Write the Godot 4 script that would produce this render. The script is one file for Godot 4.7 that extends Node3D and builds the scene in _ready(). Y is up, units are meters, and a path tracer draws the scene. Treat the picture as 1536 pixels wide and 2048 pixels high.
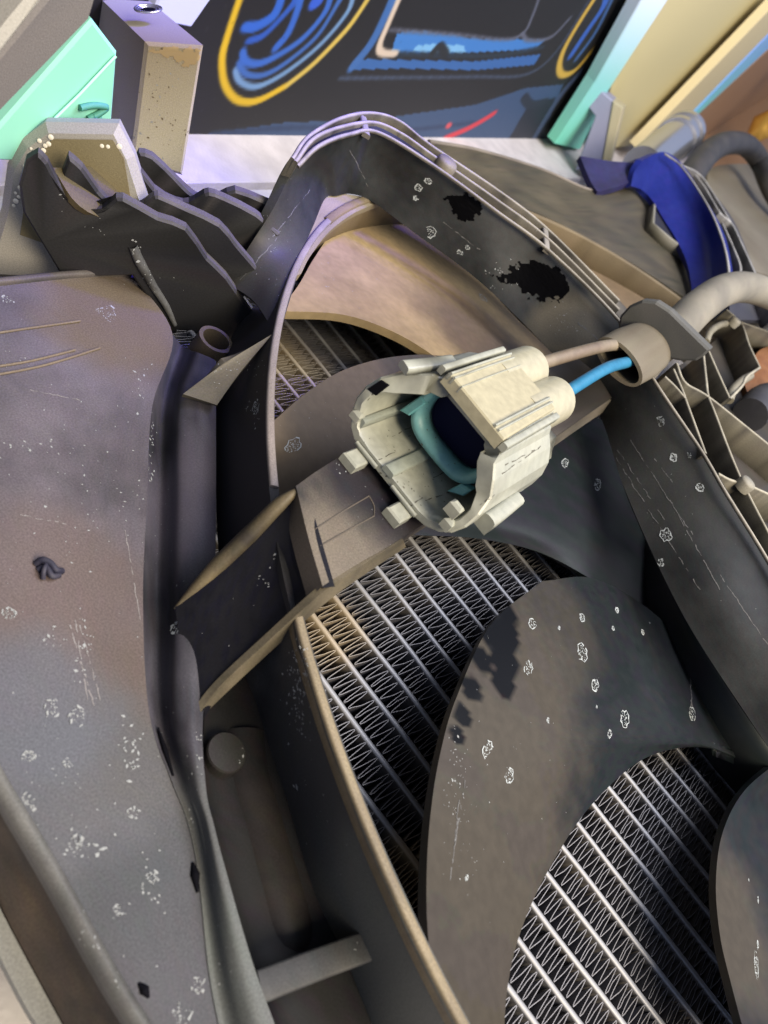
extends Node3D

# ---------------------------------------------------------------- measuring frame
# x runs along the radiator tubes, y is up out of the core, z across the tubes.
const F := 1600.0
const EYE := Vector3(0, 0.116, 0)
var eye_basis := Basis(Vector3(0.615962, 0.559168, -0.554907), Vector3(-0.774595, 0.558214, -0.297320), Vector3(0.143505, 0.612966, 0.776968))
const FAN := Vector3(0.0733, 0.0, -0.2430)     # fan axis
const RING := 0.1802                           # radius of the shroud opening

var blotch := FastNoiseLite.new()
var fine := FastNoiseLite.new()
var rng := RandomNumberGenerator.new()
var used := {}
var M := {}
var hosts := {}

func ray(x: float, y: float) -> Vector3:
	return eye_basis * Vector3((x - 768.0) / F, (1024.0 - y) / F, -1.0)

# the point h millimetres above the core that was measured at (x, y) of the survey photograph
func P(x: float, y: float, h: float) -> Vector3:
	var r := ray(x, y)
	return EYE + r * ((h * 0.001 - EYE.y) / r.y)

func G(x: float, y: float, h: float) -> Vector3:      # the foot of that point on the core plane
	var q := P(x, y, h)
	return Vector3(q.x, 0.0, q.z)

func on(x: float, y: float, pl: Plane) -> Vector3:
	var hit = pl.intersects_ray(EYE, ray(x, y))
	return hit if hit != null else EYE + ray(x, y)

func pts(a: Array) -> PackedVector3Array:      # x, y, h, x, y, h ...
	var o := PackedVector3Array()
	for i in range(0, a.size(), 3):
		o.append(P(a[i], a[i + 1], a[i + 2]))
	return o

func flat(a: Array, h: float) -> PackedVector3Array:   # x, y, x, y ... all at one height
	var o := PackedVector3Array()
	for i in range(0, a.size(), 2):
		o.append(P(a[i], a[i + 1], h))
	return o

func on_plane(a: Array, pl: Plane) -> PackedVector3Array:
	var o := PackedVector3Array()
	for i in range(0, a.size(), 2):
		o.append(on(a[i], a[i + 1], pl))
	return o

# ---------------------------------------------------------------- naming
func numbered(called: String) -> String:
	used[called] = used.get(called, 0) + 1
	return called if used[called] == 1 else "%s_%03d" % [called, used[called] - 1]

func thing(called: String, label: String, category: String, at := Vector3.ZERO, group := "") -> Node3D:
	var o := Node3D.new()
	o.name = numbered(called)
	add_child(o)
	o.position = at
	o.set_meta("label", label)
	o.set_meta("category", category)
	if group: o.set_meta("group", group)
	return o

func offset_of(p: Node) -> Vector3:
	var v := Vector3.ZERO
	while p and p != self:
		if p is Node3D: v += p.position
		p = p.get_parent()
	return v

# commits a SurfaceTool as one named mesh; look gives the dust, wear and painted light colours of the surface
func build(called: String, st: SurfaceTool, m: Material, parent: Node = null, look := {}) -> MeshInstance3D:
	st.generate_normals()
	var a := st.commit_to_arrays()
	if a[Mesh.ARRAY_VERTEX] == null:
		push_error("empty mesh: " + called)
		return null
	var v: PackedVector3Array = a[Mesh.ARRAY_VERTEX]
	var n: PackedVector3Array = a[Mesh.ARRAY_NORMAL]
	if look:
		var c := PackedColorArray()
		c.resize(v.size())
		var base: Color = look.base
		var dust: Color = look.get("dust", base)
		var amt: float = look.get("amt", 0.5)
		var up: float = look.get("up", 0.35)
		var sc: float = look.get("scale", 1.0)
		var st_list: Array = look.get("stains", [])
		for i in v.size():
			var q: Vector3 = v[i] * 1000.0
			var k := amt * (0.5 + 0.9 * blotch.get_noise_3dv(q * sc)) + up * maxf(0.0, absf(n[i].y) - 0.45) + 0.22 * fine.get_noise_3dv(q * sc)
			var col := base.lerp(dust, clampf(k, 0.0, 1.0))
			if look.has("edge") and v[i].y > look.get("edge_y", -0.0003): col = look.edge      # bright edge; the walls below stay dark, recess shade painted in
			for s in st_list:
				var d: float = (v[i] - s[0]).length() / s[1] + 0.18 * blotch.get_noise_3dv(q * 1.7 + Vector3(40, 0, 0))
				if d < 1.0:
					col = col.lerp(s[2], minf(1.0, s[3]) * smoothstep(1.0, 0.45 if s[3] <= 1.0 else 0.86, d))
			c[i] = col
		a[Mesh.ARRAY_COLOR] = c
	var off := offset_of(parent)
	if off != Vector3.ZERO:
		for i in v.size(): v[i] -= off
		a[Mesh.ARRAY_VERTEX] = v
	var am := ArrayMesh.new()
	am.add_surface_from_arrays(Mesh.PRIMITIVE_TRIANGLES, a)
	var o := MeshInstance3D.new()
	o.mesh = am
	o.material_override = m
	if parent == null or parent == self:
		o.name = numbered(called)
		add_child(o)
	else:
		o.name = called
		parent.add_child(o, true)
	return o

func single(called: String, st: SurfaceTool, m: Material, label: String, category: String, look := {}, group := "") -> MeshInstance3D:
	var o := build(called, st, m, null, look)
	o.set_meta("label", label)
	o.set_meta("category", category)
	if group: o.set_meta("group", group)
	return o

# ---------------------------------------------------------------- shapes
func S() -> SurfaceTool:
	var st := SurfaceTool.new()
	st.begin(Mesh.PRIMITIVE_TRIANGLES)
	return st

func tri(st: SurfaceTool, a: Vector3, b: Vector3, c: Vector3, g := 0) -> void:
	st.set_smooth_group(g)
	st.add_vertex(a); st.add_vertex(b); st.add_vertex(c)

func quad(st: SurfaceTool, a: Vector3, b: Vector3, c: Vector3, d: Vector3, g := 0) -> void:
	tri(st, a, b, c, g)
	tri(st, a, c, d, g)

func cr(a: Vector3, b: Vector3, c: Vector3, d: Vector3, t: float) -> Vector3:
	return 0.5 * ((2.0 * b) + (c - a) * t + (2.0 * a - 5.0 * b + 4.0 * c - d) * t * t + (3.0 * b - a - 3.0 * c + d) * t * t * t)

func spline(p: PackedVector3Array, n: int) -> PackedVector3Array:
	if n <= 1 or p.size() < 2: return p
	var o := PackedVector3Array()
	var m := p.size()
	for i in m - 1:
		var a := p[i - 1] if i > 0 else p[0] * 2.0 - p[1]
		var d := p[i + 2] if i + 2 < m else p[m - 1] * 2.0 - p[m - 2]
		for k in n:
			o.append(cr(a, p[i], p[i + 1], d, float(k) / n))
	o.append(p[m - 1])
	return o

# a curved sheet through rows of points, thick millimetres thick, rounded by nothing but its spline
func sheet(st: SurfaceTool, rows: Array, nu: int, nv: int, thick: float, down := Vector3.ZERO) -> void:
	var r1 := []
	for r in rows: r1.append(spline(r, nv))
	var cols: int = r1[0].size()
	var g := []
	if nu > 1:
		var across := []
		for j in cols:
			var c := PackedVector3Array()
			for r in r1: c.append(r[j])
			across.append(spline(c, nu))
		for i in across[0].size():
			var c := PackedVector3Array()
			for j in cols: c.append(across[j][i])
			g.append(c)
	else:
		g = r1
	var R: int = g.size()
	var low := []
	for i in R:
		var c := PackedVector3Array()
		for j in cols:
			var dv := down
			if dv == Vector3.ZERO:
				var du: Vector3 = g[mini(i + 1, R - 1)][j] - g[maxi(i - 1, 0)][j]
				var dw: Vector3 = g[i][mini(j + 1, cols - 1)] - g[i][maxi(j - 1, 0)]
				dv = du.cross(dw).normalized()
				if dv.dot(EYE - g[i][j]) > 0.0: dv = -dv
			c.append(g[i][j] + dv * thick * 0.001)
		low.append(c)
	for i in R - 1:
		for j in cols - 1:
			quad(st, g[i][j], g[i + 1][j], g[i + 1][j + 1], g[i][j + 1], 1)
			quad(st, low[i][j], low[i][j + 1], low[i + 1][j + 1], low[i + 1][j], 2)
	for i in R - 1:
		quad(st, g[i][0], low[i][0], low[i + 1][0], g[i + 1][0], 3)
		quad(st, g[i][cols - 1], g[i + 1][cols - 1], low[i + 1][cols - 1], low[i][cols - 1], 4)
	for j in cols - 1:
		quad(st, g[0][j], g[0][j + 1], low[0][j + 1], low[0][j], 5)
		quad(st, g[R - 1][j], low[R - 1][j], low[R - 1][j + 1], g[R - 1][j + 1], 6)

# sweeps a closed profile (x across, y up, millimetres) along a path
func sweep(st: SurfaceTool, path: PackedVector3Array, prof: PackedVector2Array, up := Vector3.UP, ends := true, smooth := true) -> void:
	var n := path.size()
	var k := prof.size()
	var ring := []
	for i in n:
		var t := (path[mini(i + 1, n - 1)] - path[maxi(i - 1, 0)]).normalized()
		var side := t.cross(up).normalized()
		var u := side.cross(t).normalized()
		var c := PackedVector3Array()
		for q in prof: c.append(path[i] + side * q.x * 0.001 + u * q.y * 0.001)
		ring.append(c)
	for i in n - 1:
		for j in k:
			var j2 := (j + 1) % k
			quad(st, ring[i][j], ring[i][j2], ring[i + 1][j2], ring[i + 1][j], 1 if smooth else -1)
	if ends:
		for e in [0, n - 1]:
			var c: PackedVector3Array = ring[e]
			var m := Vector3.ZERO
			for q in c: m += q
			m /= k
			for j in k:
				if e == 0: tri(st, m, c[(j + 1) % k], c[j], -1)
				else: tri(st, m, c[j], c[(j + 1) % k], -1)

func circle(r: float, n := 14, sx := 1.0) -> PackedVector2Array:
	var o := PackedVector2Array()
	for i in n: o.append(Vector2(cos(TAU * i / n) * r * sx, sin(TAU * i / n) * r))
	return o

# a rib: w wide, d deep below its path, top edges rounded
func rib_profile(w: float, d: float, r := 0.35) -> PackedVector2Array:
	var h := w * 0.5
	r = minf(r, h * 0.9)
	return PackedVector2Array([Vector2(-h, -d), Vector2(-h, -r), Vector2(-h + r * 0.3, -r * 0.3), Vector2(-h + r, 0), Vector2(h - r, 0), Vector2(h - r * 0.3, -r * 0.3), Vector2(h, -r), Vector2(h, -d)])

func rib(st: SurfaceTool, path: PackedVector3Array, w: float, d: float, n := 6, r := 0.35) -> void:
	sweep(st, spline(path, n), rib_profile(w, d, r))

func tube(st: SurfaceTool, path: PackedVector3Array, r: float, n := 6, seg := 14) -> void:
	sweep(st, spline(path, n), circle(r, seg))

func taper(st: SurfaceTool, path: PackedVector3Array, radii: Array, n: int, seg: int) -> void:
	var p := spline(path, n)
	var c := circle(1.0, seg)
	var ring := []
	for i in p.size():
		var f := float(i) / n
		var k := mini(int(f), radii.size() - 2)
		var r: float = lerpf(radii[k], radii[k + 1], f - k) * 0.001
		var t := (p[mini(i + 1, p.size() - 1)] - p[maxi(i - 1, 0)]).normalized()
		var side := t.cross(Vector3.UP).normalized()
		var u := side.cross(t)
		var q := PackedVector3Array()
		for v in c: q.append(p[i] + (side * v.x + u * v.y) * r)
		ring.append(q)
	for i in p.size() - 1:
		for j in seg:
			quad(st, ring[i][j], ring[i][(j + 1) % seg], ring[i + 1][(j + 1) % seg], ring[i + 1][j], 1)

# a prism: a flat outline pushed along a vector, with a small chamfer round its front face
func prism(st: SurfaceTool, poly: PackedVector3Array, push: Vector3, chamfer := 0.4) -> void:
	var n := poly.size()
	var nrm := Vector3.ZERO
	for i in n: nrm += poly[i].cross(poly[(i + 1) % n])
	nrm = nrm.normalized()
	if nrm.dot(push) > 0: nrm = -nrm
	var ax := (poly[1] - poly[0]).normalized()
	var ay := nrm.cross(ax).normalized()
	var f2 := PackedVector2Array()
	for q in poly: f2.append(Vector2((q - poly[0]).dot(ax), (q - poly[0]).dot(ay)))
	var area := 0.0
	for i in n: area += f2[i].cross(f2[(i + 1) % n])
	var sgn := 1.0 if area > 0 else -1.0
	var c := chamfer * 0.001
	var inner := PackedVector3Array()
	var in2 := PackedVector2Array()
	for i in n:
		var e0 := (f2[i] - f2[(i + n - 1) % n]).normalized()
		var e1 := (f2[(i + 1) % n] - f2[i]).normalized()
		var n0 := Vector2(-e0.y, e0.x) * sgn
		var n1 := Vector2(-e1.y, e1.x) * sgn
		var b := (n0 + n1)
		b = b / maxf(0.3, 1.0 + n0.dot(n1))
		var q := f2[i] + b * c
		in2.append(q)
		inner.append(poly[0] + ax * q.x + ay * q.y)
	var t := Geometry2D.triangulate_polygon(in2)
	for i in range(0, t.size(), 3): tri(st, inner[t[i]], inner[t[i + 1]], inner[t[i + 2]], -1)
	for i in n:
		var j := (i + 1) % n
		var a0 := poly[i] + push.normalized() * c
		var a1 := poly[j] + push.normalized() * c
		quad(st, inner[i], inner[j], a1, a0, -1)
		quad(st, a0, a1, poly[j] + push, poly[i] + push, -1)
	var t2 := Geometry2D.triangulate_polygon(f2)
	for i in range(0, t2.size(), 3): tri(st, poly[t2[i]] + push, poly[t2[i + 2]] + push, poly[t2[i + 1]] + push, -1)

func slab(st: SurfaceTool, a: Array, h: float, thick: float, chamfer := 0.4) -> void:
	prism(st, flat(a, h), Vector3(0, -thick * 0.001, 0), chamfer)

func box(st: SurfaceTool, c: Vector3, s: Vector3, ch := 0.25) -> void:   # centre and size in metres, chamfered along its top
	var h := s * 0.5
	prism(st, PackedVector3Array([c + Vector3(-h.x, h.y, -h.z), c + Vector3(h.x, h.y, -h.z), c + Vector3(h.x, h.y, h.z), c + Vector3(-h.x, h.y, h.z)]), Vector3(0, -s.y, 0), ch)

# the opening bulges a little where the strut leg joins it; r is measured out from its edge
func arc(out: float, h: float, a0: float, a1: float, n: int) -> PackedVector3Array:
	var o := PackedVector3Array()
	for i in n + 1:
		var d := lerpf(a0, a1, float(i) / n)
		var a := deg_to_rad(d)
		var r := RING + out + 0.0020 * exp(-pow((wrapf(d, 0, 360) - 160.0) / 14.0, 2))
		o.append(Vector3(FAN.x + cos(a) * r, h * 0.001, FAN.z + sin(a) * r))
	return o

# ---------------------------------------------------------------- dried water marks
func hit(o: MeshInstance3D, x: float, y: float) -> Array:
	if not hosts.has(o):
		var raw := o.mesh.get_faces()
		for i in raw.size(): raw[i] *= 1000.0      # millimetres: the intersection test is too coarse for metres
		hosts[o] = raw
	var f: PackedVector3Array = hosts[o]
	var off := offset_of(o)
	var d := ray(x, y)
	var best := []
	var bd := 1e9
	for i in range(0, f.size(), 3):
		var q = Geometry3D.ray_intersects_triangle((EYE - off) * 1000.0, d, f[i], f[i + 1], f[i + 2])
		if q != null:
			q = q * 0.001
			var l: float = (q - EYE + off).length()
			if l < bd:
				bd = l
				var nn: Vector3 = (f[i + 1] - f[i]).cross(f[i + 2] - f[i]).normalized()
				if nn.dot(d) > 0: nn = -nn
				best = [q + off, nn]
	return best

func mark(st: SurfaceTool, at: Vector3, nrm: Vector3, r: float, full: float, width := 0.22, long := 1.0) -> void:
	var ax := nrm.cross(Vector3(0.3, 0.1, 0.9)).normalized()
	var ay := nrm.cross(ax)
	var lift := nrm * 0.00006
	var n := 16
	var rad := []
	for i in n: rad.append(r * (0.82 + 0.36 * rng.randf()))
	for i in n:
		if rng.randf() > full: continue
		var j := (i + 1) % n
		var a0 := TAU * i / n
		var a1 := TAU * j / n
		var w0 := width * (0.4 + rng.randf())
		var p0 := (ax * cos(a0) * long + ay * sin(a0)) * 0.001
		var p1 := (ax * cos(a1) * long + ay * sin(a1)) * 0.001
		quad(st, at + lift + p0 * rad[i], at + lift + p1 * rad[j], at + lift + p1 * maxf(0.0, rad[j] - w0), at + lift + p0 * maxf(0.0, rad[i] - w0), 0)
	for i in int(r * 20.0):
		var q := at + lift + (ax * (rng.randf() * 2.0 - 1.0) * long + ay * (rng.randf() * 2.0 - 1.0)) * r * 0.0007
		speck(st, q, ax, ay, 0.07 + 0.14 * rng.randf())

func speck(st: SurfaceTool, q: Vector3, ax: Vector3, ay: Vector3, s: float) -> void:
	var a := rng.randf() * TAU
	var u := (ax * cos(a) + ay * sin(a)) * s * 0.001
	var w := (ay * cos(a) - ax * sin(a)) * s * 0.0006
	quad(st, q + u, q + w * (0.5 + rng.randf()), q - u * (0.6 + rng.randf()), q - w, 0)

# list: x, y, radius (mm), share of the ring that is there
func marks(host: MeshInstance3D, list: Array, long := 1.0, m := "lime") -> void:
	var st := S()
	var some := false
	for i in range(0, list.size(), 4):
		var h := hit(host, list[i], list[i + 1])
		if h:
			some = true
			mark(st, h[0], h[1], list[i + 2] * 1.12, list[i + 3], 0.34, long)
	if some:
		var o := build("water_marks", st, M[m], host)
		o.set_meta("kind", "stuff")

# chips and flecks scattered in a region of the photograph
func flecks(host: MeshInstance3D, areas: Array, m := "chalk", called := "paint_flecks") -> void:   # x, y, spread x, spread y, how many, size
	var st := S()
	var some := false
	for a in areas:
		for i in int(a[4] * 0.65):
			var h := hit(host, a[0] + rng.randfn() * a[2], a[1] + rng.randfn() * a[3])
			if h:
				some = true
				var ax: Vector3 = h[1].cross(Vector3(0.3, 0.1, 0.9)).normalized()
				speck(st, h[0] + h[1] * 0.00006, ax, h[1].cross(ax), a[5] * (0.3 + 0.7 * rng.randf() * rng.randf()))
	if some:
		var o := build(called, st, M[m], host)
		o.set_meta("kind", "stuff")

# faint scuffs: thin broken strokes on a surface, each along a line x, y, x, y
func scuffs(host: MeshInstance3D, lines: Array, width := 0.16, m := "scuff") -> void:
	var st := S()
	var some := false
	for l in lines:
		var a := Vector2(l[0], l[1])
		var b := Vector2(l[2], l[3])
		var n := int(a.distance_to(b) / 9.0) + 2
		var last := []
		var side := (b - a).orthogonal().normalized()
		for i in n + 1:
			var q := a.lerp(b, float(i) / n) + side * 3.0 * blotch.get_noise_2d(i * 9.0 + l[0], l[1])
			var h := hit(host, q.x, q.y)
			if h and last and (h[0] - last[0]).length() < 0.006 and rng.randf() < 0.72:
				var t: Vector3 = (h[0] - last[0]).normalized()
				var w: Vector3 = t.cross(h[1]).normalized() * width * 0.001 * (0.3 + 0.7 * rng.randf())
				var up: Vector3 = h[1] * 0.00005
				quad(st, last[0] + up - w, last[0] + up + w, h[0] + up + w * 0.6, h[0] + up - w * 0.6, 0)
				some = true
			last = h
	if some:
		var o := build("scuffs", st, M[m], host)
		o.set_meta("kind", "stuff")

# ---------------------------------------------------------------- materials
func noise_tex(seed_: int, freq: float, lo: float, hi: float, oct := 4, size := 512, kind := FastNoiseLite.TYPE_SIMPLEX_SMOOTH) -> NoiseTexture2D:
	var n := FastNoiseLite.new()
	n.seed = seed_
	n.noise_type = kind
	n.frequency = freq
	n.fractal_octaves = oct
	var t := NoiseTexture2D.new()
	t.width = size
	t.height = size
	t.seamless = true
	t.noise = n
	var g := Gradient.new()
	g.set_color(0, Color(lo, lo, lo))
	g.set_color(1, Color(hi, hi, hi))
	t.color_ramp = g
	return t

func mat(called: String, col: Color, rough: float, tint := true, tex: Texture2D = null, sc := 30.0, bump: Texture2D = null, bump_cm := 0.01, metal := 0.0, spec := 0.5) -> StandardMaterial3D:
	var m := StandardMaterial3D.new()
	m.resource_name = called
	m.albedo_color = col.linear_to_srgb()
	m.roughness = rough
	m.metallic = metal
	m.metallic_specular = spec
	m.vertex_color_use_as_albedo = tint
	m.uv1_triplanar = true
	m.uv1_scale = Vector3.ONE * sc
	if tex: m.albedo_texture = tex
	if bump:
		m.heightmap_enabled = true
		m.heightmap_texture = bump
		m.heightmap_scale = bump_cm
	M[called] = m
	return m

func materials() -> void:
	blotch.seed = 7
	blotch.frequency = 0.05
	blotch.fractal_octaves = 4
	fine.seed = 21
	fine.frequency = 0.35
	fine.fractal_octaves = 3
	var grain := noise_tex(3, 0.14, 0.74, 1.0, 5)
	var speck_t := noise_tex(5, 0.2, 0.74, 1.0, 4)
	var rough_t := noise_tex(9, 0.2, 0.0, 1.0, 5)
	var streak := noise_tex(12, 0.02, 0.88, 1.0, 5)
	mat("plastic", Color(1, 1, 1), 0.52, true, grain, 30.0, rough_t, 0.0004, 0.0, 0.32)
	mat("smooth_plastic", Color(1, 1, 1), 0.38, true, streak, 30.0, null, 0.0, 0.0, 0.28)
	mat("blue_lit_plastic", Color(1, 1, 1), 0.5, true, streak, 20.0, rough_t, 0.002, 0.0, 0.25)
	mat("nylon", Color(1, 1, 1), 0.34, true, streak, 40.0, rough_t, 0.002)
	mat("seal", Color(1, 1, 1), 0.4, true, streak, 50.0, rough_t, 0.004)
	mat("aluminium", Color(1, 1, 1), 0.45, true, grain, 40.0, rough_t, 0.006, 0.35)
	mat("fin_metal", Color(1, 1, 1), 0.5, true, null, 40.0, null, 0.0, 0.3)
	mat("cast_metal", Color(1, 1, 1), 0.6, true, speck_t, 30.0, rough_t, 0.004, 0.15)
	mat("rubber", Color(1, 1, 1), 0.55, true, grain, 45.0, rough_t, 0.003, 0.0, 0.3)
	mat("wire", Color(1, 1, 1), 0.4, true, streak, 40.0)
	mat("steel", Color(0.6, 0.6, 0.62), 0.25, false, null, 20.0, null, 0.0, 0.9)
	mat("dark", Color(0.005, 0.005, 0.007), 0.8, false, null, 1.0, null, 0.0, 0.0, 0.1)
	mat("patch_black", Color(0.002, 0.002, 0.0025), 0.5, false, null, 1.0, null, 0.0, 0.0, 0.06)
	mat("lime", Color(0.34, 0.365, 0.36), 0.8, false)
	mat("chalk2", Color(0.2, 0.185, 0.18), 0.85, false)
	mat("scuff", Color(0.095, 0.093, 0.09), 0.85, false)
	mat("pit", Color(0.12, 0.09, 0.05), 0.8, false)
	mat("rust_stain", Color(0.3, 0.215, 0.1), 0.8, false)
	mat("chalk", Color(0.27, 0.28, 0.275), 0.85, false)
	mat("board", Color(1, 1, 1), 0.5, true)
	mat("table", Color(1, 1, 1), 0.6, true, streak, 6.0, rough_t, 0.01)
	mat("gold", Color(0.75, 0.42, 0.08), 0.3, false, null, 10.0, null, 0.0, 0.6)

const BLACK := Color(0.022, 0.022, 0.026)
const GREY := Color(0.085, 0.083, 0.085)
const TAN := Color(0.26, 0.215, 0.14)
const BROWN := Color(0.13, 0.1, 0.068)

# ---------------------------------------------------------------- the scene
func _ready() -> void:
	var cam := Camera3D.new()
	cam.name = "camera"
	cam.fov = rad_to_deg(2.0 * atan(1024.0 / F))
	cam.near = 0.005
	cam.far = 20.0
	cam.transform = Transform3D(eye_basis.orthonormalized(), EYE)
	var lens := CameraAttributesPhysical.new()
	lens.frustum_focal_length = 12.0 * F / 1024.0
	lens.frustum_focus_distance = 0.17
	lens.frustum_near = 0.005
	lens.frustum_far = 20.0
	lens.exposure_aperture = 21.0
	cam.attributes = lens
	add_child(cam)
	var env := Environment.new()
	env.background_mode = Environment.BG_COLOR
	env.background_color = Color(0.64, 0.70, 0.85)
	env.background_energy_multiplier = 0.8
	env.tonemap_mode = Environment.TONE_MAPPER_LINEAR
	env.tonemap_exposure = 1.0
	env.sdfgi_enabled = true
	env.ssao_enabled = true
	env.ssil_enabled = true
	var we := WorldEnvironment.new()
	we.name = "environment"
	we.environment = env
	add_child(we)
	lamp("warm_lamp", Vector3(0.42, 0.50, 0.06), Vector3(0.0, 0.02, -0.17), Vector2(0.3, 0.3), Color(1.0, 0.935, 0.82), 0.84)
	var v := SpotLight3D.new()
	v.name = "violet_lamp"
	v.light_color = Color(0.30, 0.22, 1.0)
	v.light_energy = 0.5
	v.light_size = 0.03
	v.spot_range = 3.0
	v.spot_attenuation = 2.0
	v.spot_angle = 12.5
	v.spot_angle_attenuation = 1.0
	v.shadow_enabled = true
	add_child(v)
	v.look_at_from_position(Vector3(-0.13, 0.40, -0.30), Vector3(-0.140, 0.03, -0.175), Vector3(1, 0, 0))
	lamp("added_white_lamp", Vector3(0.1, 0.55, -0.35), Vector3(-0.22, 0.0, -0.45), Vector2(0.4, 0.4), Color(0.96, 0.96, 1.0), 0.62)  # added unseen lamp, brightens the ledge at the back
	materials()
	rng.seed = 11
	setting()
	radiator()
	fan()
	shroud()
	connector()
	harness()
	far_shrouds()
	brackets()

func lamp(called: String, at: Vector3, to: Vector3, size: Vector2, col: Color, e: float) -> void:
	var l := AreaLight3D.new()
	l.name = called
	l.area_size = size
	l.light_color = col
	l.light_energy = e
	l.shadow_enabled = true
	l.area_normalize_energy = true
	add_child(l)
	l.look_at_from_position(at, to)

# ---------------------------------------------------------------- table, poster, boards
func setting() -> void:
	var st := S()
	var n := 40
	for i in n:
		for j in n:
			var a := Vector3(-2.0 + 4.0 * i / n, -0.030, -3.4 + 4.0 * j / n)
			var d := 4.0 / n
			quad(st, a, a + Vector3(0, 0, d), a + Vector3(d, 0, d), a + Vector3(d, 0, 0), 0)
	var t := build("table_top", st, M.table, null, {"base": Color(0.62, 0.6, 0.6), "dust": Color(0.5, 0.46, 0.42), "amt": 0.5, "up": 0.0, "scale": 0.3})
	t.set_meta("kind", "structure")
	t.set_meta("label", "pale table top under the radiator")

	# the printed banner behind
	var a := P(380, 283, -30)
	var b := P(1130, 285, -30)
	var along := (b - a).normalized()
	var nrm := along.cross(Vector3.UP).normalized()
	if nrm.dot(EYE - a) < 0: nrm = -nrm
	var pl := Plane(nrm, a)
	banner(pl, a, along, nrm)
	boards(a, b, along, nrm)

func banner(pl: Plane, a: Vector3, along: Vector3, nrm: Vector3) -> void:
	var o := a - along * 0.32
	var w := (P(1130, 285, -30) - o).dot(along) + 0.18
	var h := 0.62
	var W := 1000
	var H := 640
	var im := Image.create(W, H, false, Image.FORMAT_RGB8)
	im.fill(Color8(30, 29, 31))
	var to := func(x: float, y: float) -> Vector2:
		var q := on(x, y, pl) - o
		return Vector2(q.dot(along) / w * W, (1.0 - q.y / h) * H)
	var art := [
		["fill", Color8(58, 82, 118), [370, 286, 380, 266, 560, 240, 760, 232, 950, 205, 1050, 172, 1125, 165, 1075, 290]],
		["line", Color8(42, 62, 96), 8.0, [420, 262, 600, 250, 780, 258, 960, 240]],
		["fill", Color8(30, 36, 52), [1050, 215, 1110, 190, 1080, 285, 1010, 285]],
		["line", Color8(232, 190, 36), 11.0, [478, -20, 452, 60, 440, 110, 445, 160, 465, 190, 490, 198, 520, 192, 570, 165]],
		["line", Color8(226, 196, 90), 7.0, [570, 165, 620, 125, 665, 80, 700, 40, 740, -20]],
		["line", Color8(120, 160, 205), 7.0, [466, 132, 475, 155, 500, 167, 530, 160, 580, 130, 640, 80, 690, 20, 705, -20]],
		["line", Color8(64, 110, 190), 7.0, [472, 118, 490, 142, 525, 143, 570, 118, 630, 66, 672, 0, 682, -20]],
		["line", Color8(58, 108, 200), 9.0, [481, 95, 486, 114, 510, 121, 545, 108, 600, 72, 645, 20, 660, -20]],
		["line", Color8(50, 104, 205), 13.0, [484, 47, 510, 45, 545, 22, 562, -20]],
		["line", Color8(45, 92, 190), 8.0, [490, 76, 525, 62, 575, 10, 590, -15]],
		["line", Color8(54, 104, 200), 10.0, [545, 92, 572, 60, 592, 10, 598, -20]],
		["line", Color8(54, 96, 210), 14.0, [622, 2, 636, -8]],
		["fill", Color8(66, 130, 205), [790, 62, 830, 54, 960, 74, 1092, 74, 1066, 95, 900, 102, 780, 100]],
		["fill", Color8(130, 190, 236), [822, 98, 830, 86, 870, 82, 925, 86, 930, 101]],
		["line", Color8(38, 52, 66), 6.0, [768, 102, 900, 106, 1000, 106, 1085, 90]],
		["line", Color8(36, 40, 44), 8.0, [860, 104, 876, 88, 890, 104]],
		["fill", Color8(56, 104, 170), [696, 134, 716, 112, 800, 114, 950, 118, 1080, 104, 1066, 126, 950, 136, 800, 132]],
		["line", Color8(70, 84, 110), 4.0, [676, 151, 800, 150, 950, 149, 1050, 145, 1110, 100, 1180, -10]],
		["line", Color8(64, 110, 175), 13.0, [700, 130, 740, 80, 775, 10, 788, -20]],
		["line", Color8(226, 206, 184), 8.0, [800, -20, 772, 45, 756, 85, 762, 100, 790, 102]],
		["line", Color8(102, 106, 124), 4.0, [778, 54, 900, 63, 1010, 74, 1046, 60, 1062, 30, 1080, -20]],
		["line", Color8(102, 106, 124), 3.0, [1042, 62, 1056, 76, 1100, 70, 1140, 30]],
		["line", Color8(214, 176, 70), 6.0, [1196, -20, 1160, 36, 1128, 92, 1117, 128, 1124, 146, 1150, 136, 1190, 88]],
		["line", Color8(54, 100, 190), 7.0, [1140, 108, 1170, 62, 1205, 10, 1215, -20]],
		["line", Color8(70, 110, 170), 4.0, [1150, 116, 1190, 60, 1225, -10]],
		["line", Color8(220, 60, 76), 6.0, [884, 274, 930, 255, 962, 238, 988, 222]],
		["line", Color8(220, 84, 96), 4.0, [893, 246, 898, 248]],
		["line", Color8(70, 86, 116), 7.0, [1060, 285, 1118, 190, 1170, 130]],
		["line", Color8(40, 40, 42), 22.0, [1088, 300, 1162, 170, 1262, -20]],
		["line", Color8(62, 96, 140), 5.0, [-20, 68, 40, 62, 80, 50]],
		["line", Color8(36, 44, 60), 7.0, [1046, 190, 1060, 206, 1090, 200]],
	]
	for s in art:
		var raw: Array = s[s.size() - 1]
		var p := PackedVector2Array()
		for i in range(0, raw.size(), 2): p.append(to.call(raw[i], raw[i + 1]))
		if s[0] == "fill":
			fill_poly(im, p, s[1])
		else:
			var k: float = (to.call(raw[0] + 10.0, raw[1]) - to.call(raw[0], raw[1])).length() / 10.0
			stroke(im, p, s[2] * k * 0.5, s[1])
	# print grain and scuffs
	for i in 4000:
		var x := rng.randi() % W
		var y := rng.randi() % H
		var c := im.get_pixel(x, y)
		im.set_pixel(x, y, c.lightened(0.06) if i % 3 else c.darkened(0.12))
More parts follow.
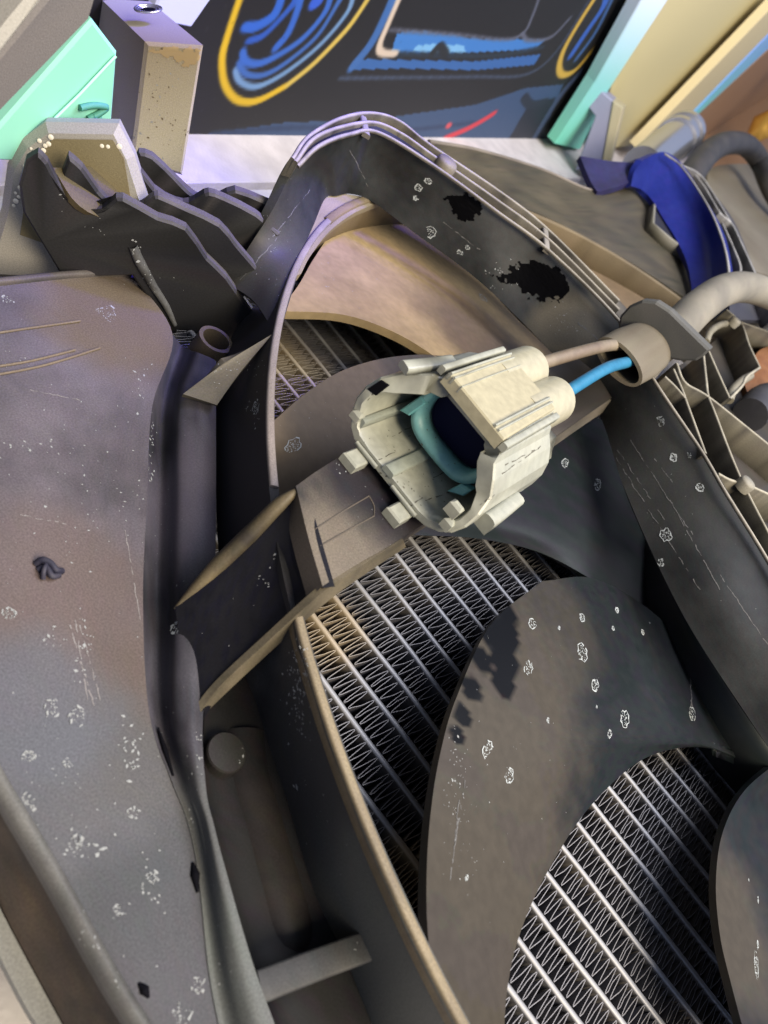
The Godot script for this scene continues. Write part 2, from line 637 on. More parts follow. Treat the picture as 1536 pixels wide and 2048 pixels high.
	var st := S()
	var th := nrm * 0.006
	var q := [o, o + along * w, o + along * w + Vector3(0, h, 0), o + Vector3(0, h, 0)]
	var uv := [Vector2(0, 1), Vector2(1, 1), Vector2(1, 0), Vector2(0, 0)]
	for k in [[0, 1, 2], [0, 2, 3]]:
		for i in k:
			st.set_smooth_group(-1)
			st.set_uv(uv[i])
			st.add_vertex(q[i] + nrm * 0.001)
	var m := StandardMaterial3D.new()
	m.resource_name = "banner_print"
	m.albedo_texture = ImageTexture.create_from_image(im)
	m.roughness = 0.6
	m.albedo_color = Color(0.86, 0.86, 0.86)
	var ban := thing("car_banner", "dark banner printed with a blue line drawing of a car and yellow ringed wheels", "banner", o)
	var back := S()
	prism(back, PackedVector3Array([q[0], q[1], q[2], q[3]]), -th, 0.5)
	build("backing_board", back, M.board, ban, {"base": Color(0.03, 0.03, 0.032)})
	build("printed_face", st, m, ban)

func fill_poly(im: Image, p: PackedVector2Array, c: Color) -> void:
	var lo := p[0]
	var hi := p[0]
	for q in p:
		lo = lo.min(q)
		hi = hi.max(q)
	for y in range(maxi(0, int(lo.y)), mini(im.get_height(), int(hi.y) + 1)):
		for x in range(maxi(0, int(lo.x)), mini(im.get_width(), int(hi.x) + 1)):
			if Geometry2D.is_point_in_polygon(Vector2(x, y), p): im.set_pixel(x, y, c)

func stroke(im: Image, raw: PackedVector2Array, r: float, c: Color) -> void:
	var v := PackedVector3Array()
	for q in raw: v.append(Vector3(q.x, q.y, 0))
	var p := spline(v, 8)
	for i in p.size() - 1:
		var a := Vector2(p[i].x, p[i].y)
		var b := Vector2(p[i + 1].x, p[i + 1].y)
		var lo := a.min(b) - Vector2.ONE * (r + 2.0)
		var hi := a.max(b) + Vector2.ONE * (r + 2.0)
		for y in range(maxi(0, int(lo.y)), mini(im.get_height(), int(hi.y) + 1)):
			for x in range(maxi(0, int(lo.x)), mini(im.get_width(), int(hi.x) + 1)):
				var d := Geometry2D.get_closest_point_to_segment(Vector2(x, y), a, b).distance_to(Vector2(x, y))
				if d < r + 1.1:
					im.set_pixel(x, y, im.get_pixel(x, y).lerp(c, clampf((r + 1.1 - d) / 2.2, 0.0, 1.0)))

func boards(a: Vector3, b: Vector3, along: Vector3, nrm: Vector3) -> void:
	var pf := Plane(nrm, a + nrm * 0.03)
	var pb := Plane(nrm, a + nrm * 0.015)
	var back := -nrm * 0.008
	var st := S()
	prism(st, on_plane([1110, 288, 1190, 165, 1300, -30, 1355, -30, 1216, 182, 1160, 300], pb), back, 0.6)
	var o := single("sheen_strip", st, M.board, "upright strip with a reflection painted from mint green to pale blue beside the car banner", "strip")
	tint_along(o, [Color(0.2, 0.72, 0.5), Color(0.2, 0.72, 0.5), Color(0.3, 0.66, 0.68), Color(0.55, 0.75, 0.95), Color(0.8, 0.86, 1.0)])  # mint to pale blue paints a reflected sheen onto the strip
	st = S()
	prism(st, on_plane([1195, 300, 1222, 176, 1352, -30, 1600, -80, 1540, -5, 1262, 292], pb), back, 0.6)
	single("display_board", st, M.board, "wide cream panel standing right of the mint strip", "panel", {"base": Color(0.56, 0.48, 0.22), "dust": Color(0.6, 0.52, 0.3), "amt": 0.7, "up": 0.0, "scale": 0.08})
	st = S()
	prism(st, on_plane([1272, 296, 1548, 10, 1600, -20, 1600, 2, 1310, 300], pf), back, 0.6)
	single("cream_batten", st, M.board, "narrow cream batten along the edge of the cream panel", "batten", {"base": Color(0.6, 0.5, 0.26), "dust": Color(0.64, 0.53, 0.32), "up": 0.0, "scale": 0.1})
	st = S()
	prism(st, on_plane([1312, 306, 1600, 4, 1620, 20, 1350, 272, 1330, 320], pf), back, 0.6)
	o = single("sheen_strip", st, M.board, "slanting mint and blue strip between the cream batten and the brown board", "strip")
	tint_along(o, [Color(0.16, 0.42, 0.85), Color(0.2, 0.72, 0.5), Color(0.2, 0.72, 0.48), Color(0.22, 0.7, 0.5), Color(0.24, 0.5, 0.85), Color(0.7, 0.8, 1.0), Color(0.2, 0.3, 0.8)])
	st = S()
	prism(st, on_plane([1330, 340, 1360, 262, 1625, 22, 1760, 60, 1700, 420], pb), back, 0.6)
	single("brown_board", st, M.board, "brown board at the far right behind the dark hose", "board", {"base": Color(0.36, 0.2, 0.1), "dust": Color(0.42, 0.27, 0.15), "amt": 0.6, "up": 0.0, "scale": 0.1})
	# left: mint panel with its grey rail
	var pm := Plane(nrm, a + nrm * 0.060)
	st = S()
	prism(st, on_plane([-60, 320, 186, 40, 236, 106, 224, 262, 150, 330], pm), back, 0.6)
	single("mint_panel", st, M.board, "mint green panel behind the metal post with a scrawled dark mark", "panel", {"base": Color(0.24, 0.64, 0.47), "dust": Color(0.32, 0.68, 0.53), "amt": 0.5, "up": 0.0, "scale": 0.05})
	var mark_st := S()
	var pk := Plane(nrm, a + nrm * 0.0606)
	for l in [[160, 216, 185, 211, 205, 212, 212, 216, 196, 228, 176, 238], [184, 232, 200, 238]]:
		var lp := on_plane(l, pk)
		sweep(mark_st, spline(lp, 4), circle(0.7, 6), nrm)
	var sc := build("scrawl", mark_st, mat("marker", Color(0.06, 0.25, 0.18), 0.7, false), get_node("mint_panel"))
	st = S()
	var groove := on_plane([100, 246, 160, 188, 232, 112], pk)
	sweep(st, groove, circle(0.3, 6), nrm)
	build("groove_line", st, mat("pale_mint", Color(0.42, 0.85, 0.66), 0.5, false), get_node("mint_panel"))
	st = S()
	var pr := Plane(nrm, a + nrm * 0.075)
	prism(st, on_plane([-60, 302, -60, 168, 110, -40, 215, -40, 190, 44], pr), back * 2.0, 1.5)
	single("grey_rail", st, M.cast_metal, "dull grey metal rail slanting along the mint panel", "rail", {"base": Color(0.2, 0.19, 0.185), "dust": Color(0.3, 0.27, 0.25), "scale": 0.4})
	st = S()
	prism(st, on_plane([-60, 195, -60, 150, 100, -45, 125, -45], Plane(nrm, a + nrm * 0.082)), back, 1.0)
	build("rail_lip", st, M.cast_metal, get_node("grey_rail"), {"base": Color(0.5, 0.48, 0.42), "dust": Color(0.36, 0.34, 0.32)})
	st = S()
	prism(st, on_plane([330, -30, 300, 40, 383, 56, 450, -40], Plane(nrm, a + nrm * 0.004)), back, 0.6)
	single("white_card", st, M.board, "pale lilac card behind the top of the metal post", "card", {"base": Color(0.5, 0.53, 0.74), "up": 0.0})
	# the white plinth that the banner stands behind
	st = S()
	var e0 := P(-300, 372, -26)
	var e1 := P(620, 362, -26)
	var d := (e1 - e0).normalized()
	prism(st, PackedVector3Array([e0 - d * 0.3, e1 + d * 1.2, e1 + d * 1.2 + Vector3(0, 0, -0.0) - nrm * 0.9, e0 - d * 0.3 - nrm * 0.9]), Vector3(0, -0.004, 0), 0.5)
	single("white_ledge", st, M.table, "white ledge between the radiator and the car banner", "ledge", {"base": Color(0.66, 0.6, 0.57), "dust": Color(0.52, 0.46, 0.43), "amt": 0.5, "up": 0.0, "scale": 0.5})
	# wall far behind
	st = S()
	var wp := a - nrm * 1.2 - along * 4.0
	prism(st, PackedVector3Array([wp, wp + along * 9.0, wp + along * 9.0 + Vector3(0, 3, 0), wp + Vector3(0, 3, 0)]), -nrm * 0.1, 0.5)
	var wall := build("back_wall", st, M.board, null, {"base": Color(0.3, 0.2, 0.12)})
	wall.set_meta("kind", "structure")

func tint_along(o: MeshInstance3D, cols: Array) -> void:      # a painted sheen whose colour changes with height
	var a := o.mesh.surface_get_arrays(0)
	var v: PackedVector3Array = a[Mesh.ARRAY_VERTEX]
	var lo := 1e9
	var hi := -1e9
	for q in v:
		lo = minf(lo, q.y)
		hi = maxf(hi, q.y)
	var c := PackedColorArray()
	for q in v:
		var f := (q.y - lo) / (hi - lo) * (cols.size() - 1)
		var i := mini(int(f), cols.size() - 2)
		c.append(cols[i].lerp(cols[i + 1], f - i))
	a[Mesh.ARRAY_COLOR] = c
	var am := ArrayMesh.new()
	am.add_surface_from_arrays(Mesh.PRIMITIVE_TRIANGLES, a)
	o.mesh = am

# ---------------------------------------------------------------- radiator core
func tube_z(t: float) -> float:
	return -(t + 12.611) / 14.4793 * 0.116

func radiator() -> void:
	var r := thing("radiator", "aluminium car radiator core of flat tubes and corrugated fins under the fan shroud", "radiator", Vector3(0.05, -0.03, -0.2))
	var pitch := 0.116 / 14.4793
	var x0 := -0.13
	var x1 := 0.20
	var depth := 0.016
	var fin_warm_light := [[P(575, 760, 0), 0.024, Color(0.44, 0.34, 0.19), 0.8], [P(800, 690, 0), 0.02, Color(0.4, 0.31, 0.19), 0.7], [P(640, 1240, 0), 0.014, Color(0.42, 0.33, 0.2), 0.7], [P(830, 1760, 0), 0.010, Color(0.4, 0.3, 0.17), 0.8]]  # warm light over the core, painted in as tan patches
	for t in range(-4, 27):
		var z := tube_z(t)
		var half := 0.2 * 0.2 - pow(z - FAN.z, 2)
		if half <= 0.0: continue
		x0 = maxf(-0.13, FAN.x - sqrt(half))
		var st := S()
		var path := PackedVector3Array()
		var n := 60
		for i in n + 1:
			var x := lerpf(x0, x1, float(i) / n)
			path.append(Vector3(x, 0.0, z + 0.00012 * sin(x * 210.0 + t * 1.7)))
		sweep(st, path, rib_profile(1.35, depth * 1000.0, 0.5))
		build("tube", st, M.fin_metal, r, {"base": Color(0.10, 0.1, 0.105), "dust": Color(0.14, 0.12, 0.1), "amt": 0.8, "up": 0.0, "scale": 1.2, "edge": Color(0.27, 0.268, 0.272), "stains": fin_warm_light, "edge_y": -0.0003})
		# corrugated strip between this tube and the next
		var sf := S()
		var za := z - 0.0006
		var zb := tube_z(t + 1) + 0.0006
		var period := 0.0017
		var steps := 9
		var count := int((x1 - x0) / period)
		var prev := Vector3.ZERO
		var prev_l := Vector3.ZERO
		var prev_m := Vector3.ZERO
		var wob := 0.0
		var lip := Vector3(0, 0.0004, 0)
		for i in count * steps + 1:
			var u := float(i) / steps
			if i % steps == 0: wob = 0.00026 * (rng.randf() * 2.0 - 1.0)
			var s := sin(TAU * u)
			s = signf(s) * pow(absf(s), 0.85)
			var q := Vector3(x0 + u * period + wob + 0.0006 * s * 0.6, -0.0006, lerpf(za, zb, 0.5 + (0.49 - 0.06 * absf(blotch.get_noise_2d(u * 5.0, t * 37.0))) * s))
			var qm := q + Vector3(0, -0.0007, 0)
			var ql := q + Vector3(0, -depth + 0.002, 0)
			if i > 0:
				var w := (q - prev).cross(Vector3.UP).normalized() * 0.000065
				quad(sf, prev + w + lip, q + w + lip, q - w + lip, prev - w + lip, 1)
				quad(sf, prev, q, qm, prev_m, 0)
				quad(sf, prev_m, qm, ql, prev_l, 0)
			prev = q
			prev_m = qm
			prev_l = ql
		build("corrugated_fin", sf, M.fin_metal, r, {"base": Color(0.11, 0.112, 0.13), "dust": Color(0.16, 0.15, 0.14), "amt": 0.6, "up": 0.0, "scale": 0.7, "edge": Color(0.2, 0.195, 0.195), "stains": fin_warm_light})
	var bk := S()
	x0 = -0.13
	box(bk, Vector3((x0 + x1) * 0.5, -0.022, tube_z(11)), Vector3(x1 - x0, 0.008, pitch * 33))
	build("added_backing", bk, M.dark, r)  # added black backing, stops light coming up through the core

# ---------------------------------------------------------------- cooling fan
func rows(a: Array) -> Array:
	var o := []
	for r in a: o.append(pts(r))
	return o

func fan() -> void:
	var f := thing("cooling_fan", "dusty black cooling fan with broad sickle shaped blades inside the shroud opening", "fan", Vector3(FAN.x, 0.0, FAN.z))
	var dark := Color(0.0095, 0.012, 0.0135)
	var dusty := Color(0.06, 0.052, 0.041)
	# lower blade, nearest the camera
	var st := S()
	sheet(st, rows([
		[1085, 1162, 15, 1190, 1158, 14, 1310, 1228, 13, 1450, 1370, 12, 1570, 1490, 12],
		[985, 1245, 16, 1130, 1290, 15, 1280, 1360, 13, 1420, 1450, 11, 1548, 1548, 10],
		[915, 1390, 17, 1060, 1420, 15, 1200, 1450, 13, 1330, 1478, 11, 1420, 1497, 9.5],
		[880, 1510, 17, 1000, 1512, 15, 1130, 1512, 13, 1220, 1512, 11, 1300, 1512, 9],
		[860, 1640, 17, 950, 1628, 15, 1040, 1618, 13, 1120, 1608, 11, 1190, 1602, 9],
		[853, 1780, 17, 910, 1760, 15, 980, 1748, 13, 1040, 1740, 11, 1098, 1738, 9],
		[860, 1910, 17, 905, 1895, 15, 955, 1890, 13, 1000, 1888, 11, 1034, 1886, 9],
		[885, 2048, 17, 920, 2045, 15, 955, 2045, 13, 985, 2045, 11, 1009, 2045, 9],
		[935, 2200, 17, 960, 2200, 15, 985, 2200, 13, 1005, 2200, 11, 1020, 2200, 9]]), 18, 14, 1.6)
	var c := build("blade", st, M.smooth_plastic, f, {"base": dark, "dust": Color(0.03, 0.032, 0.032), "amt": 0.25, "up": 0.12, "stains": [[P(960, 1600, 15), 0.036, dusty, 0.95], [P(940, 1900, 14), 0.03, dusty, 0.9], [P(1010, 1380, 15), 0.03, dusty, 0.9], [P(1090, 1230, 15), 0.022, dusty, 0.6], [P(1012, 1225, 15.8), 0.0037, Color(0.002, 0.002, 0.0025), 1.1], [P(1008, 1270, 15.6), 0.0047, Color(0.002, 0.002, 0.0025), 1.1], [P(1006, 1320, 15.6), 0.0045, Color(0.002, 0.002, 0.0025), 1.1], [P(1003, 1365, 15.6), 0.0037, Color(0.002, 0.002, 0.0025), 1.1], [P(985, 1270, 16), 0.0037, Color(0.002, 0.002, 0.0025), 1.1], [P(962, 1320, 16.3), 0.0033, Color(0.002, 0.002, 0.0025), 1.1], [P(942, 1375, 16.6), 0.0028, Color(0.002, 0.002, 0.0025), 1.1], [P(926, 1430, 16.8), 0.0024, Color(0.002, 0.002, 0.0025), 1.1], [P(916, 1470, 16.9), 0.0019, Color(0.002, 0.002, 0.0025), 1.1]]})  # brown stains are dust; black ones paint a dark reflection in the gloss
	c.set_meta("label", "nearest broad blade with brown dust and dried water rings")
	marks(c, [1064, 1248, 1.5, 0.8, 1118, 1256, 0.6, 0.7, 1164, 1236, 1.3, 0.9, 1234, 1220, 0.9, 0.95, 1226, 1257, 0.7, 1.0, 1285, 1265, 0.8, 1.0, 1299, 1246, 0.3, 0.6, 1164, 1306, 2.3, 0.95, 1190, 1370, 1.6, 0.9, 1193, 1414, 0.4, 0.6, 1249, 1437, 2.0, 0.95, 1219, 1468, 1.0, 0.8, 1384, 1428, 1.9, 0.95, 976, 1502, 2.0, 0.8, 1018, 1550, 1.5, 0.8, 1056, 1335, 1.7, 0.4, 933, 1756, 0.5, 0.6, 1096, 1441, 0.6, 0.5], 0.62)
	flecks(c, [[920, 1650, 20, 70, 60, 0.22], [1010, 1500, 90, 160, 60, 0.2], [915, 1540, 10, 60, 60, 0.3]])
	scuffs(c, [[1381, 1335, 1384, 1425], [1379, 1330, 1382, 1415], [930, 1560, 905, 1720], [918, 1600, 900, 1760]], 0.2)
	# middle blade, running under the connector
	st = S()
	sheet(st, rows([
		[538, 850, 17, 544, 890, 16, 550, 940, 14, 562, 1000, 12, 590, 1060, 11],
		[620, 780, 18, 640, 850, 16, 660, 920, 14, 690, 1000, 12, 720, 1060, 10],
		[700, 735, 18, 740, 820, 16, 780, 920, 14, 810, 1010, 12, 836, 1070, 9],
		[800, 712, 18, 850, 820, 16, 900, 940, 14, 940, 1030, 12, 962, 1078, 9],
		[900, 715, 18, 960, 830, 16, 1010, 950, 14, 1050, 1050, 12, 1085, 1107, 9],
		[1050, 760, 18, 1100, 860, 16, 1150, 980, 14, 1190, 1080, 12, 1205, 1172, 9],
		[1220, 850, 18, 1260, 950, 16, 1300, 1050, 14, 1330, 1150, 12, 1340, 1260, 9]]), 6, 6, 1.6)
	c = build("blade", st, M.smooth_plastic, f, {"base": dark, "dust": Color(0.026, 0.028, 0.029), "amt": 0.25, "up": 0.1, "stains": [[P(600, 900, 15), 0.034, Color(0.13, 0.1, 0.066), 1.0], [P(720, 800, 15), 0.034, Color(0.13, 0.1, 0.066), 1.0], [P(840, 740, 17), 0.02, dusty, 0.9]]})
	c.set_meta("label", "brown dusted blade passing under the connector")
	marks(c, [585, 895, 2.6, 0.95, 1130, 926, 1.9, 1.0, 1195, 969, 2.1, 0.9, 1042, 974, 1.6, 0.9, 930, 860, 1.0, 0.7], 0.5)
	flecks(c, [[650, 830, 60, 50, 50, 0.15]])
	# far blade, seen through the loop of the strut
	st = S()
	sheet(st, rows([
		[742, 402, 10, 672, 457, 13, 628, 517, 15, 596, 572, 17, 556, 622, 18],
		[820, 425, 10, 770, 490, 13, 730, 540, 15, 700, 590, 17, 690, 630, 18],
		[930, 500, 10, 900, 560, 13, 870, 600, 15, 840, 650, 17, 800, 670, 18],
		[1060, 580, 10, 1010, 640, 13, 980, 680, 15, 950, 710, 17, 905, 735, 18],
		[1200, 680, 10, 1150, 740, 13, 1110, 780, 15, 1080, 810, 17, 1030, 800, 18]]), 6, 6, 2.2)
	c = build("blade", st, M.smooth_plastic, f, {"base": Color(0.24, 0.175, 0.09), "dust": Color(0.38, 0.28, 0.14), "amt": 0.7, "up": 0.1, "stains": [[P(960, 690, 14), 0.03, Color(0.09, 0.065, 0.05), 0.85]]})  # golden base paints warm light onto this blade
	c.set_meta("label", "dusty blade seen through the strut loop, warm light painted in tan")
	marks(c, [966, 596, 1.6, 0.9], 1.0)
	flecks(c, [[680, 560, 50, 40, 50, 0.3], [760, 560, 90, 60, 40, 0.2]])
	# right-hand blade and the one past the strut
	st = S()
	sheet(st, rows([
		[1560, 1520, 16, 1600, 1530, 14, 1660, 1560, 12],
		[1490, 1580, 16, 1560, 1590, 14, 1680, 1620, 11],
		[1447, 1660, 16, 1530, 1670, 14, 1680, 1700, 10],
		[1432, 1760, 16, 1520, 1770, 14, 1680, 1790, 9],
		[1440, 1870, 16, 1520, 1880, 14, 1660, 1890, 9],
		[1463, 1970, 16, 1530, 1980, 14, 1650, 1990, 9],
		[1487, 2060, 16, 1550, 2070, 14, 1650, 2080, 9],
		[1520, 2180, 16, 1570, 2190, 14, 1650, 2200, 9]]), 6, 8, 1.6)
	c = build("blade", st, M.smooth_plastic, f, {"base": dark, "dust": Color(0.035, 0.034, 0.032), "amt": 0.3, "up": 0.12, "stains": [[P(1450, 1850, 15), 0.022, dusty, 0.9]]})
	c.set_meta("label", "blade at the right edge with a long white drip")
	marks(c, [1512, 1930, 2.4, 0.9, 1515, 1890, 0.9, 0.8, 1497, 1760, 0.4, 0.6, 1516, 1800, 0.7, 0.7], 0.3)
	st = S()
	sheet(st, rows([
		[1080, 470, 12, 1200, 520, 14, 1380, 640, 16],
		[1060, 500, 12, 1190, 580, 14, 1330, 700, 16],
		[1080, 540, 12, 1180, 640, 14, 1300, 760, 16]]), 6, 6, 1.6)
	build("blade", st, M.smooth_plastic, f, {"base": Color(0.14, 0.1, 0.06), "dust": Color(0.24, 0.17, 0.1), "amt": 0.6})
	# hub
	st = S()
	var prof := [[0.058, 0.002], [0.060, 0.004], [0.060, 0.016], [0.057, 0.020], [0.03, 0.021], [0.0, 0.021]]
	lathe(st, FAN, prof, 48)
	build("hub", st, M.smooth_plastic, f, {"base": dark, "dust": GREY, "amt": 0.15, "up": 0.0})

func lathe(st: SurfaceTool, c: Vector3, prof: Array, n: int, g := 1) -> void:
	for i in n:
		var a0 := TAU * i / n
		var a1 := TAU * (i + 1) / n
		for k in prof.size() - 1:
			var p: Array = prof[k]
			var q: Array = prof[k + 1]
			quad(st, c + Vector3(cos(a0) * p[0], p[1], sin(a0) * p[0]), c + Vector3(cos(a1) * p[0], p[1], sin(a1) * p[0]), c + Vector3(cos(a1) * q[0], q[1], sin(a1) * q[0]), c + Vector3(cos(a0) * q[0], q[1], sin(a0) * q[0]), g)

# ragged one-colour patches, laid on a surface
func wet(host: MeshInstance3D, polys: Array, m := "patch_black", called := "black_patch") -> void:
	var st := S()
	var some := false
	var step := 2.4
	for raw in polys:
		var p := PackedVector2Array()
		for i in range(0, raw.size(), 2): p.append(Vector2(raw[i], raw[i + 1]))
		var lo := p[0]
		var hi := p[0]
		for q in p:
			lo = lo.min(q)
			hi = hi.max(q)
		var got := {}
		for j in int((hi.y - lo.y) / step) + 2:
			for i in int((hi.x - lo.x) / step) + 2:
				var q := lo + Vector2(i, j) * step
				# a ragged outline
				var wob := Vector2(blotch.get_noise_2d(q.x * 1.1, q.y * 1.1), blotch.get_noise_2d(q.y * 1.1, q.x * 1.1 + 90.0)) * 16.0
				if Geometry2D.is_point_in_polygon(q + wob, p):
					var h := hit(host, q.x, q.y)
					if h: got[Vector2i(i, j)] = h[0] + h[1] * 0.00009
		for k in got:
			var r: Vector2i = k + Vector2i(1, 0)
			var d: Vector2i = k + Vector2i(0, 1)
			var e: Vector2i = k + Vector2i(1, 1)
			if got.has(r) and got.has(d) and got.has(e):
				quad(st, got[k], got[r], got[e], got[d], 1)
				some = true
			elif got.has(r) and got.has(d):
				tri(st, got[k], got[r], got[d], 1)
				some = true
			elif got.has(r) and got.has(e):
				tri(st, got[k], got[r], got[e], 1)
				some = true
			elif got.has(d) and got.has(e):
				tri(st, got[k], got[e], got[d], 1)
				some = true
	if some: build(called, st, M[m], host)

# ---------------------------------------------------------------- fan shroud
func shroud() -> void:
	var s := thing("fan_shroud", "dusty black plastic radiator fan shroud with ribbed strut and round opening", "shroud", P(200, 1200, 0))
	var st := S()
	# flat plate on the left
	sheet(st, rows([
		[-200, 590, 5, 20, 566, 5, 160, 552, 5, 262, 545, 5],
		[-200, 700, 5, 60, 700, 5, 220, 690, 5, 345, 668, 5.5],
		[-200, 850, 5, 60, 850, 5, 200, 840, 5, 305, 810, 5.5],
		[-200, 1000, 5, 60, 1000, 5.2, 190, 1000, 5, 294, 1000, 5.5],
		[-200, 1200, 5, 50, 1200, 5.2, 180, 1200, 5, 286, 1200, 5.5],
		[-140, 1380, 5, 50, 1400, 5.2, 190, 1415, 5, 298, 1423, 5],
		[-60, 1480, 5, 90, 1520, 5.2, 220, 1545, 5, 342, 1558, 5],
		[20, 1590, 5, 140, 1620, 5.2, 260, 1640, 5, 374, 1640, 5],
		[100, 1740, 5, 210, 1750, 5.2, 310, 1755, 5, 397, 1751, 5],
		[205, 1920, 5, 280, 1930, 5.2, 350, 1935, 5, 416, 1930, 5],
		[285, 2060, 5, 345, 2065, 5.2, 400, 2065, 5, 440, 2062, 5],
		[350, 2180, 5, 390, 2180, 5.2, 430, 2180, 5, 465, 2180, 5]]), 8, 10, 2.5, Vector3.DOWN)
	var plate := build("plate", st, M.plastic, s, {"base": Color(0.085, 0.076, 0.086), "dust": Color(0.185, 0.162, 0.185), "amt": 0.8, "up": 0.1, "scale": 0.8, "stains": [[P(230, 640, 5), 0.022, Color(0.15, 0.115, 0.07), 0.8], [P(270, 1450, 5), 0.02, Color(0.13, 0.092, 0.066), 0.6], [P(210, 1300, 5), 0.026, Color(0.125, 0.095, 0.075), 0.5], [P(90, 1150, 5), 0.02, Color(0.16, 0.12, 0.11), 0.6], [P(200, 1620, 5), 0.022, Color(0.095, 0.102, 0.105), 0.7], [P(60, 1420, 5), 0.016, Color(0.125, 0.132, 0.155), 0.7], [P(330, 1900, 5), 0.02, Color(0.06, 0.062, 0.064), 0.8]]})  # brown dust, plus coloured light painted in as an orange patch
	plate.set_meta("label", "flat plate left of the opening, brown dust, painted light patches and white flecks")
	marks(plate, [355, 1255, 0.77, 0.31, 18, 1228, 0.94, 0.5, 55, 1605, 1.19, 0.43, 268, 1625, 0.85, 0.31, 148, 1692, 1.27, 0.31, 110, 1415, 1.36, 0.37, 156, 1432, 1.36, 0.5, 135, 1525, 0.68, 0.5, 58, 1515, 0.85, 0.37, 305, 1755, 0.85, 0.31, 238, 1820, 0.68, 0.37, 362, 2030, 1.36, 0.37, 395, 1970, 1.02, 0.31, 15, 600, 1.02, 0.37, 215, 625, 2.55, 0.28], 1.0, "chalk")
	flecks(plate, [[150, 1000, 120, 180, 130, 0.28], [230, 1000, 60, 60, 50, 0.4], [170, 1290, 12, 40, 40, 0.45], [265, 1490, 10, 35, 40, 0.6], [155, 1700, 25, 14, 20, 0.6], [300, 1770, 12, 40, 30, 0.5], [140, 1550, 100, 100, 70, 0.3], [100, 890, 50, 12, 20, 0.5], [105, 1270, 12, 12, 16, 0.4], [290, 770, 10, 30, 24, 0.45], [20, 720, 30, 15, 20, 0.3], [180, 1900, 60, 80, 30, 0.3]])
	scuffs(plate, [[140, 1250, 190, 1420], [160, 1250, 200, 1400], [150, 1240, 175, 1400], [60, 780, 160, 800], [250, 1060, 280, 1240], [40, 1030, 140, 1050]], 0.14, "chalk2")
	# scraped lines on the plate
	st = S()
	for l in [[-20, 668, 60, 656, 160, 642], [-20, 752, 90, 730, 200, 696], [-20, 735, 60, 722, 150, 700]]:
		sweep(st, spline(flat(l, 5.25), 6), circle(0.25, 6))
	build("scraped_line", st, M.plastic, s, {"base": Color(0.24, 0.19, 0.13), "dust": Color(0.14, 0.11, 0.08)})
	# broken stub of a tie on the plate
	st = S()
	tube(st, pts([72, 1128, 5.2, 84, 1120, 6.2, 100, 1126, 6.4, 112, 1140, 6.2, 124, 1142, 5.4]), 0.55)
	tube(st, pts([76, 1140, 5.2, 92, 1134, 6.0, 104, 1152, 6.0, 118, 1150, 5.4]), 0.5)
	tube(st, pts([86, 1158, 5.4, 88, 1140, 6.4, 96, 1122, 6.0]), 0.4)
	build("broken_tie", st, M.rubber, s, {"base": Color(0.03, 0.03, 0.05), "dust": Color(0.2, 0.18, 0.2)})
	# upper edge of the plate
	st = S()
	rib(st, pts([-200, 580, 6, 20, 556, 6, 160, 543, 6, 262, 540, 6.2]), 1.6, 9, 6, 0.6)
	build("plate_edge", st, M.plastic, s, {"base": Color(0.06, 0.055, 0.055), "dust": Color(0.18, 0.15, 0.12)})

	# trough, raised band and pocket floor between the plate and the ring wall
	st = S()
	sheet(st, rows([
		[345, 668, 5.5, 362, 690, 3, 380, 700, 5, 396, 705, 8, 420, 715, 9, 432, 722, 9],
		[305, 810, 5.5, 326, 812, 3, 345, 812, 5, 362, 812, 8, 400, 812, 9.4, 432, 815, 9],
		[294, 1000, 5.5, 318, 1000, 3, 340, 1000, 5, 360, 1000, 8, 400, 1000, 9.4, 432, 1000, 9],
		[286, 1200, 5.5, 312, 1200, 3, 336, 1200, 5, 356, 1200, 8, 395, 1200, 9.4, 428, 1200, 9],
		[298, 1423, 5, 318, 1423, 4.2, 334, 1423, 5.6, 350, 1423, 8, 380, 1423, 9.4, 406, 1430, 9],
		[342, 1558, 5.2, 352, 1558, 5.0, 364, 1559, 5.6, 378, 1562, 7.2, 394, 1568, 8.6, 412, 1576, 9],
		[374, 1640, 5.2, 383, 1640, 5.1, 393, 1641, 5.7, 404, 1642, 7.2, 414, 1645, 8.6, 428, 1650, 9],
		[397, 1751, 5.2, 405, 1751, 5.1, 414, 1750, 5.7, 424, 1748, 7.2, 436, 1743, 8.6, 451, 1738, 9],
		[416, 1930, 5.2, 426, 1930, 5.1, 440, 1929, 5.8, 456, 1926, 7.4, 478, 1920, 8.7, 502, 1915, 9],
		[440, 2062, 5.2, 452, 2062, 5.1, 468, 2061, 5.8, 490, 2058, 7.4, 516, 2054, 8.7, 550, 2050, 9],
		[465, 2180, 5.2, 478, 2180, 5.1, 498, 2178, 5.8, 522, 2174, 7.4, 552, 2168, 8.7, 592, 2160, 9]]), 6, 5, 2.0, Vector3.DOWN)
	var band := build("raised_band", st, M.plastic, s, {"base": Color(0.022, 0.022, 0.026), "dust": Color(0.13, 0.12, 0.14), "amt": 0.5, "up": 0.3, "stains": [[P(400, 1000, 9), 0.016, Color(0.12, 0.105, 0.13), 0.7], [P(440, 1750, 9), 0.02, Color(0.14, 0.145, 0.14), 0.8], [P(500, 1980, 9), 0.02, Color(0.14, 0.15, 0.14), 0.8]]})  # lilac and grey stains paint the light lying along the band
	flecks(band, [[400, 1520, 12, 40, 40, 0.35], [372, 1640, 8, 16, 24, 0.5], [304, 880, 4, 30, 40, 0.5], [305, 945, 6, 8, 12, 0.5], [340, 1100, 40, 200, 60, 0.2], [420, 1900, 30, 100, 30, 0.25]])
	marks(band, [352, 1255, 1.0, 0.7], 1.0)
	st = S()
